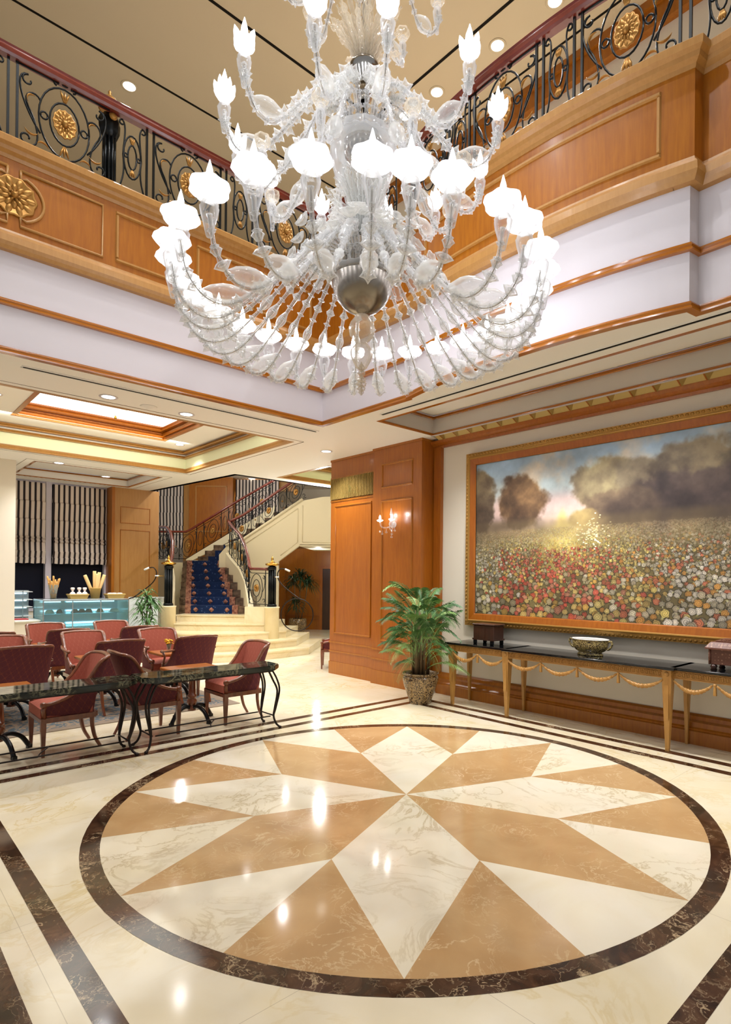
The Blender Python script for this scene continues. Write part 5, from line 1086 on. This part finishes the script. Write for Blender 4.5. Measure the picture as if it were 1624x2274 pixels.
# balustrades
def path_map(pts):
    """pts: (a,d,z) polyline -> function of arclength & height"""
    Q=[Vector((*L(a,d),z)) for a,d,z in pts]; S_=[0]
    for p,q in zip(Q,Q[1:]): S_.append(S_[-1]+(q.xy-p.xy).length)
    def f(s,h):
        s=max(0,min(S_[-1]-1e-6,s)); i=max(k for k in range(len(Q)-1) if S_[k]<=s); t=(s-S_[i])/max(1e-6,S_[i+1]-S_[i]); p=Q[i].lerp(Q[i+1],t); return (p.x,p.y,p.z+h)
    return f,S_[-1]
def balustrade(name,pts,h=.78,r=.0105):
    f,Ln=path_map(pts); n=max(8,int(Ln/.12)); hr=MB(); P=[Vector(f(Ln*i/n,h+.03)) for i in range(n+1)]; hr.tube(P,.042,8,flat=.8); hr.build('handrail','handrail',stc)
    a=MB(); nb=max(2,int(Ln/.16))
    a.tube([Vector(f(Ln*i/n,.04)) for i in range(n+1)],.008,5); a.tube([Vector(f(Ln*i/n,h-.06)) for i in range(n+1)],.008,5); gs=[]
    s=.08; k=0
    while s<Ln-.05:
        a.tube([Vector(f(s,0)),Vector(f(s,h))],r,5)
        w=.5 if k%2==0 else .2
        if s+w<Ln:
            c=s+w/2; m_=h/2
            if w>.3:
                a.tube([Vector(f(c+x,m_+y)) for x,y in arc2(0,0,.17,h*.4,0,2*PI,20)],.008,5); a.tube([Vector(f(c+x,m_+y)) for x,y in arc2(0,0,.1,h*.24,0,2*PI,16)],.008,5)
                gg=MB(); gg.tube([Vector(f(c+x,m_+y)) for x,y in arc2(0,0,.035,.06,0,2*PI,10)],.03,6); gs.append(gg)
                for q in (-1,1):
                    a.tube([Vector(f(c+x,y)) for x,y in spiral(q*.2,h*.8,.045,PI/2,-q*.8,10)[::-1]+bez((q*.2,h*.85),(q*.26,h*.8),(q*.24,h*.5),(q*.17,h*.4),6)],.007,5)
                    a.tube([Vector(f(c+x,y)) for x,y in spiral(q*.2,h*.17,.045,-PI/2,q*.8,10)],.007,5)
            else:
                a.tube([Vector(f(c+x,m_+y)) for x,y in arc2(0,0,.06,h*.27,0,2*PI,14)],.007,5)
                gg=MB(); gg.tube([Vector(f(c,m_-.02)),Vector(f(c,m_+.02))],.018,5); gs.append(gg)
        s+=w; k+=1
    o=a.build('balustrade','iron',stc); [g.build('gilt_ornament','gold',o) for g in gs]
balustrade('r',[(-3.08,12.72,.99),(-3.55,12.95,1.0),(-3.68,13.3,1.24),(-3.88,13.75,1.54),(-4.16,14.3,1.84),(-4.5,14.8,2.08),(-4.72,15.14,2.27)])
balustrade('l',[(-5.22,12.75,.99),(-5.33,12.95,1.02),(-5.45,13.4,1.32),(-5.65,13.9,1.62),(-5.95,14.5,1.92),(-6.25,15.0,2.07),(-6.75,15.46,2.12),(-7.4,15.6,2.12)])
balustrade('u',[(-4.72,15.2,2.4),(-4.34,15.2,2.6),(-2.8,15.2,3.67),(-2.72,15.2,3.67)],.62)
balustrade('f',[(-7.4,16.75,2.1),(-6.4,16.75,2.1),(-5.2,16.75,2.85),(-3.9,16.75,3.62)],.78)
a=MB(); obox(a,-6.4,-3.9,16.7,16.8,1.95,2.1); V=[]
for x,z in ((-6.4,2.0),(-6.4,2.12),(-3.9,3.66),(-3.9,3.3)): V+=[(*L(x,16.7),z)]
V+=[(p[0],p[1]+.1,p[2]) for p in V]; a.add(V,[(0,1,2,3),(7,6,5,4),(0,1,5,4),(1,2,6,5),(2,3,7,6),(3,0,4,7)]); a.build('stringer','stair_cream',stc)
# plant and iron ornaments flanking the stair
x,y,_=S(-3.33,17.4); cane_plant((x,y,0),'dark tall-caned plant in a glazed pot against the wood wall under the stair',1.9,110,7,'leaf_dark','pot_glaze',.27,.42,[(-.14,0,1.55),(.12,.05,1.68),(.3,-.08,1.5),(-.02,.1,.85)],.5)
def hoop(s,lab,ax,d):
    t=thing('iron_hoop_stand',lab,'ornament',S(ax,d,0),SROT); q=s
    a=MB(); a.tube([(q*.42+.34*cos(u),0,.84+.34*sin(u)) for u in [2*PI*k/40 for k in range(41)]],.012,6,caps=False); a.build('hoop','iron_brown',t)
    a=MB(); a.tube(smooth_path([(q*.5,0,1.16),(q*.3,0,1.3),(q*.07,0,1.5),(q*.0,0,1.68),(q*.06,0,1.8),(q*.16,0,1.8)],6),.012,6); a.build('stem','iron_brown',t)
    a=MB(); a.tube([(q*.16,0,1.8),(q*.26,0,1.755)],.02,8); a.tube([(-q*.04,0,1.63),(q*.03,0,1.63)],.016,6); a.build('handle','white_panel',t)
    a=MB(); a.tube([(-q*.12,.1,1.63),(q*.0,0,1.63)],.008,5); a.build('clip','brass',t)
hoop(1,'big iron hoop ornament curling from the right newel of the staircase, plant seen through it',-2.8,12.35)
hoop(-1,'big iron hoop ornament curling from the left newel of the staircase, beside the spiky plant',-5.35,12.35)
wb_=MB(); 
p0=S(-6.02,12.55,0); o_=thing('white_cabinet','plain white cabinet beside the left newel of the staircase','cabinet',p0,SROT); a=MB(); a.box(0,.62,0,.3,0,1.14); a.build('body','white_panel',o_); a=MB(); a.box(-.01,.63,-.01,.31,1.14,1.17); a.build('top','white_panel',o_)
# ================================================================ LIGHT
sc_=bpy.context.scene
w=bpy.data.worlds.new('world'); sc_.world=w; w.use_nodes=True; bg=w.node_tree.nodes['Background']; bg.inputs[0].default_value=(.94,.96,1,1); bg.inputs[1].default_value=WORLD
def area(name,loc,rot,sx,sy,e,col=(1,.94,.84)):
    l=bpy.data.lights.new(name,'AREA'); l.shape='RECTANGLE'; l.size=sx; l.size_y=sy; l.energy=e; l.color=col; o=bpy.data.objects.new(name,l); C.objects.link(o); o.location=loc; o.rotation_euler=rot; return o
def point(name,loc,e,col=(1,.99,.97)):
    l=bpy.data.lights.new(name,'POINT'); l.energy=e; l.color=col; l.shadow_soft_size=.06; o=bpy.data.objects.new(name,l); C.objects.link(o); o.location=loc; return o
# cove strips washing the coffer walls; added fill points for stair hall and passage
area('cove_lamp',(-.1,4.42,3.74),(-PI/2*.6+PI,0,0),3.2,.05,14,(1,.98,.8)); area('cove_lamp',(-.1,7.2,3.97),(PI/2,0,0),3.0,.05,10,(1,.98,.8))
point('stair_hall_fill',(*SXY(-4.6,13.4),4.4),STAIRE*.6); point('stair_hall_fill',(*SXY(-5.9,15.2),4.0),STAIRE*.4); point('stair_hall_fill',(*SXY(-3.4,16.2),4.4),STAIRE*.3); point('passage_fill',(*SXY(-1.9,12.6),3.3),70); point('passage_fill',(*SXY(-2.6,16.5),2.3),14)
for x_,y_ in ((-1.2,-.1),(.2,-1.2),(-2.6,1.6),(.8,-2.6),(-1.4,1.2),(-.2,2.2)):  # unseen extra spots, added above the atrium to brighten the floor
    l=bpy.data.lights.new('down_spot','SPOT'); l.energy=ATR; l.spot_size=2.1; l.spot_blend=.7; l.shadow_soft_size=.06; l.color=(.99,.99,1); o=bpy.data.objects.new('lamp',l); C.objects.link(o); o.location=(x_,y_,ZU-.03)
for x_,y_ in ((-.1,8.3),(1.0,8.3),(-2.6,5.0),(-2.8,7.6),(2.1,6.2),(1.9,4.7),(1.9,.6),(2.1,-2.4),(3.5,7.3),(5.0,7.4),(4.6,6.2)):  # added spots without fixtures, brightening café, right side and passage
    l=bpy.data.lights.new('down_spot','SPOT'); l.energy=CAFE*(1.9 if y_<1 else 1); l.spot_size=2.3; l.spot_blend=.7; l.shadow_soft_size=.05; l.color=(.99,.99,1); o=bpy.data.objects.new('lamp',l); C.objects.link(o); o.location=(x_,y_,ZC-.03)
area('picture_lamp',(2.93,-.3,3.7),(0,math.radians(8),0),.05,5.0,26,(1,.95,.85))
vs_=sc_.view_settings; sc_.display_settings.display_device='sRGB'; vs_.view_transform='Standard'; vs_.look='None'; vs_.exposure=EXPO; vs_.gamma=1; vs_.use_curve_mapping=False
cy_=sc_.cycles; cy_.transparent_max_bounces=28; cy_.max_bounces=7; cy_.diffuse_bounces=4; cy_.glossy_bounces=3; cy_.transmission_bounces=4; cy_.sample_clamp_indirect=6; cy_.use_light_tree=True; cy_.blur_glossy=.5; cy_.caustics_reflective=False; cy_.caustics_refractive=False
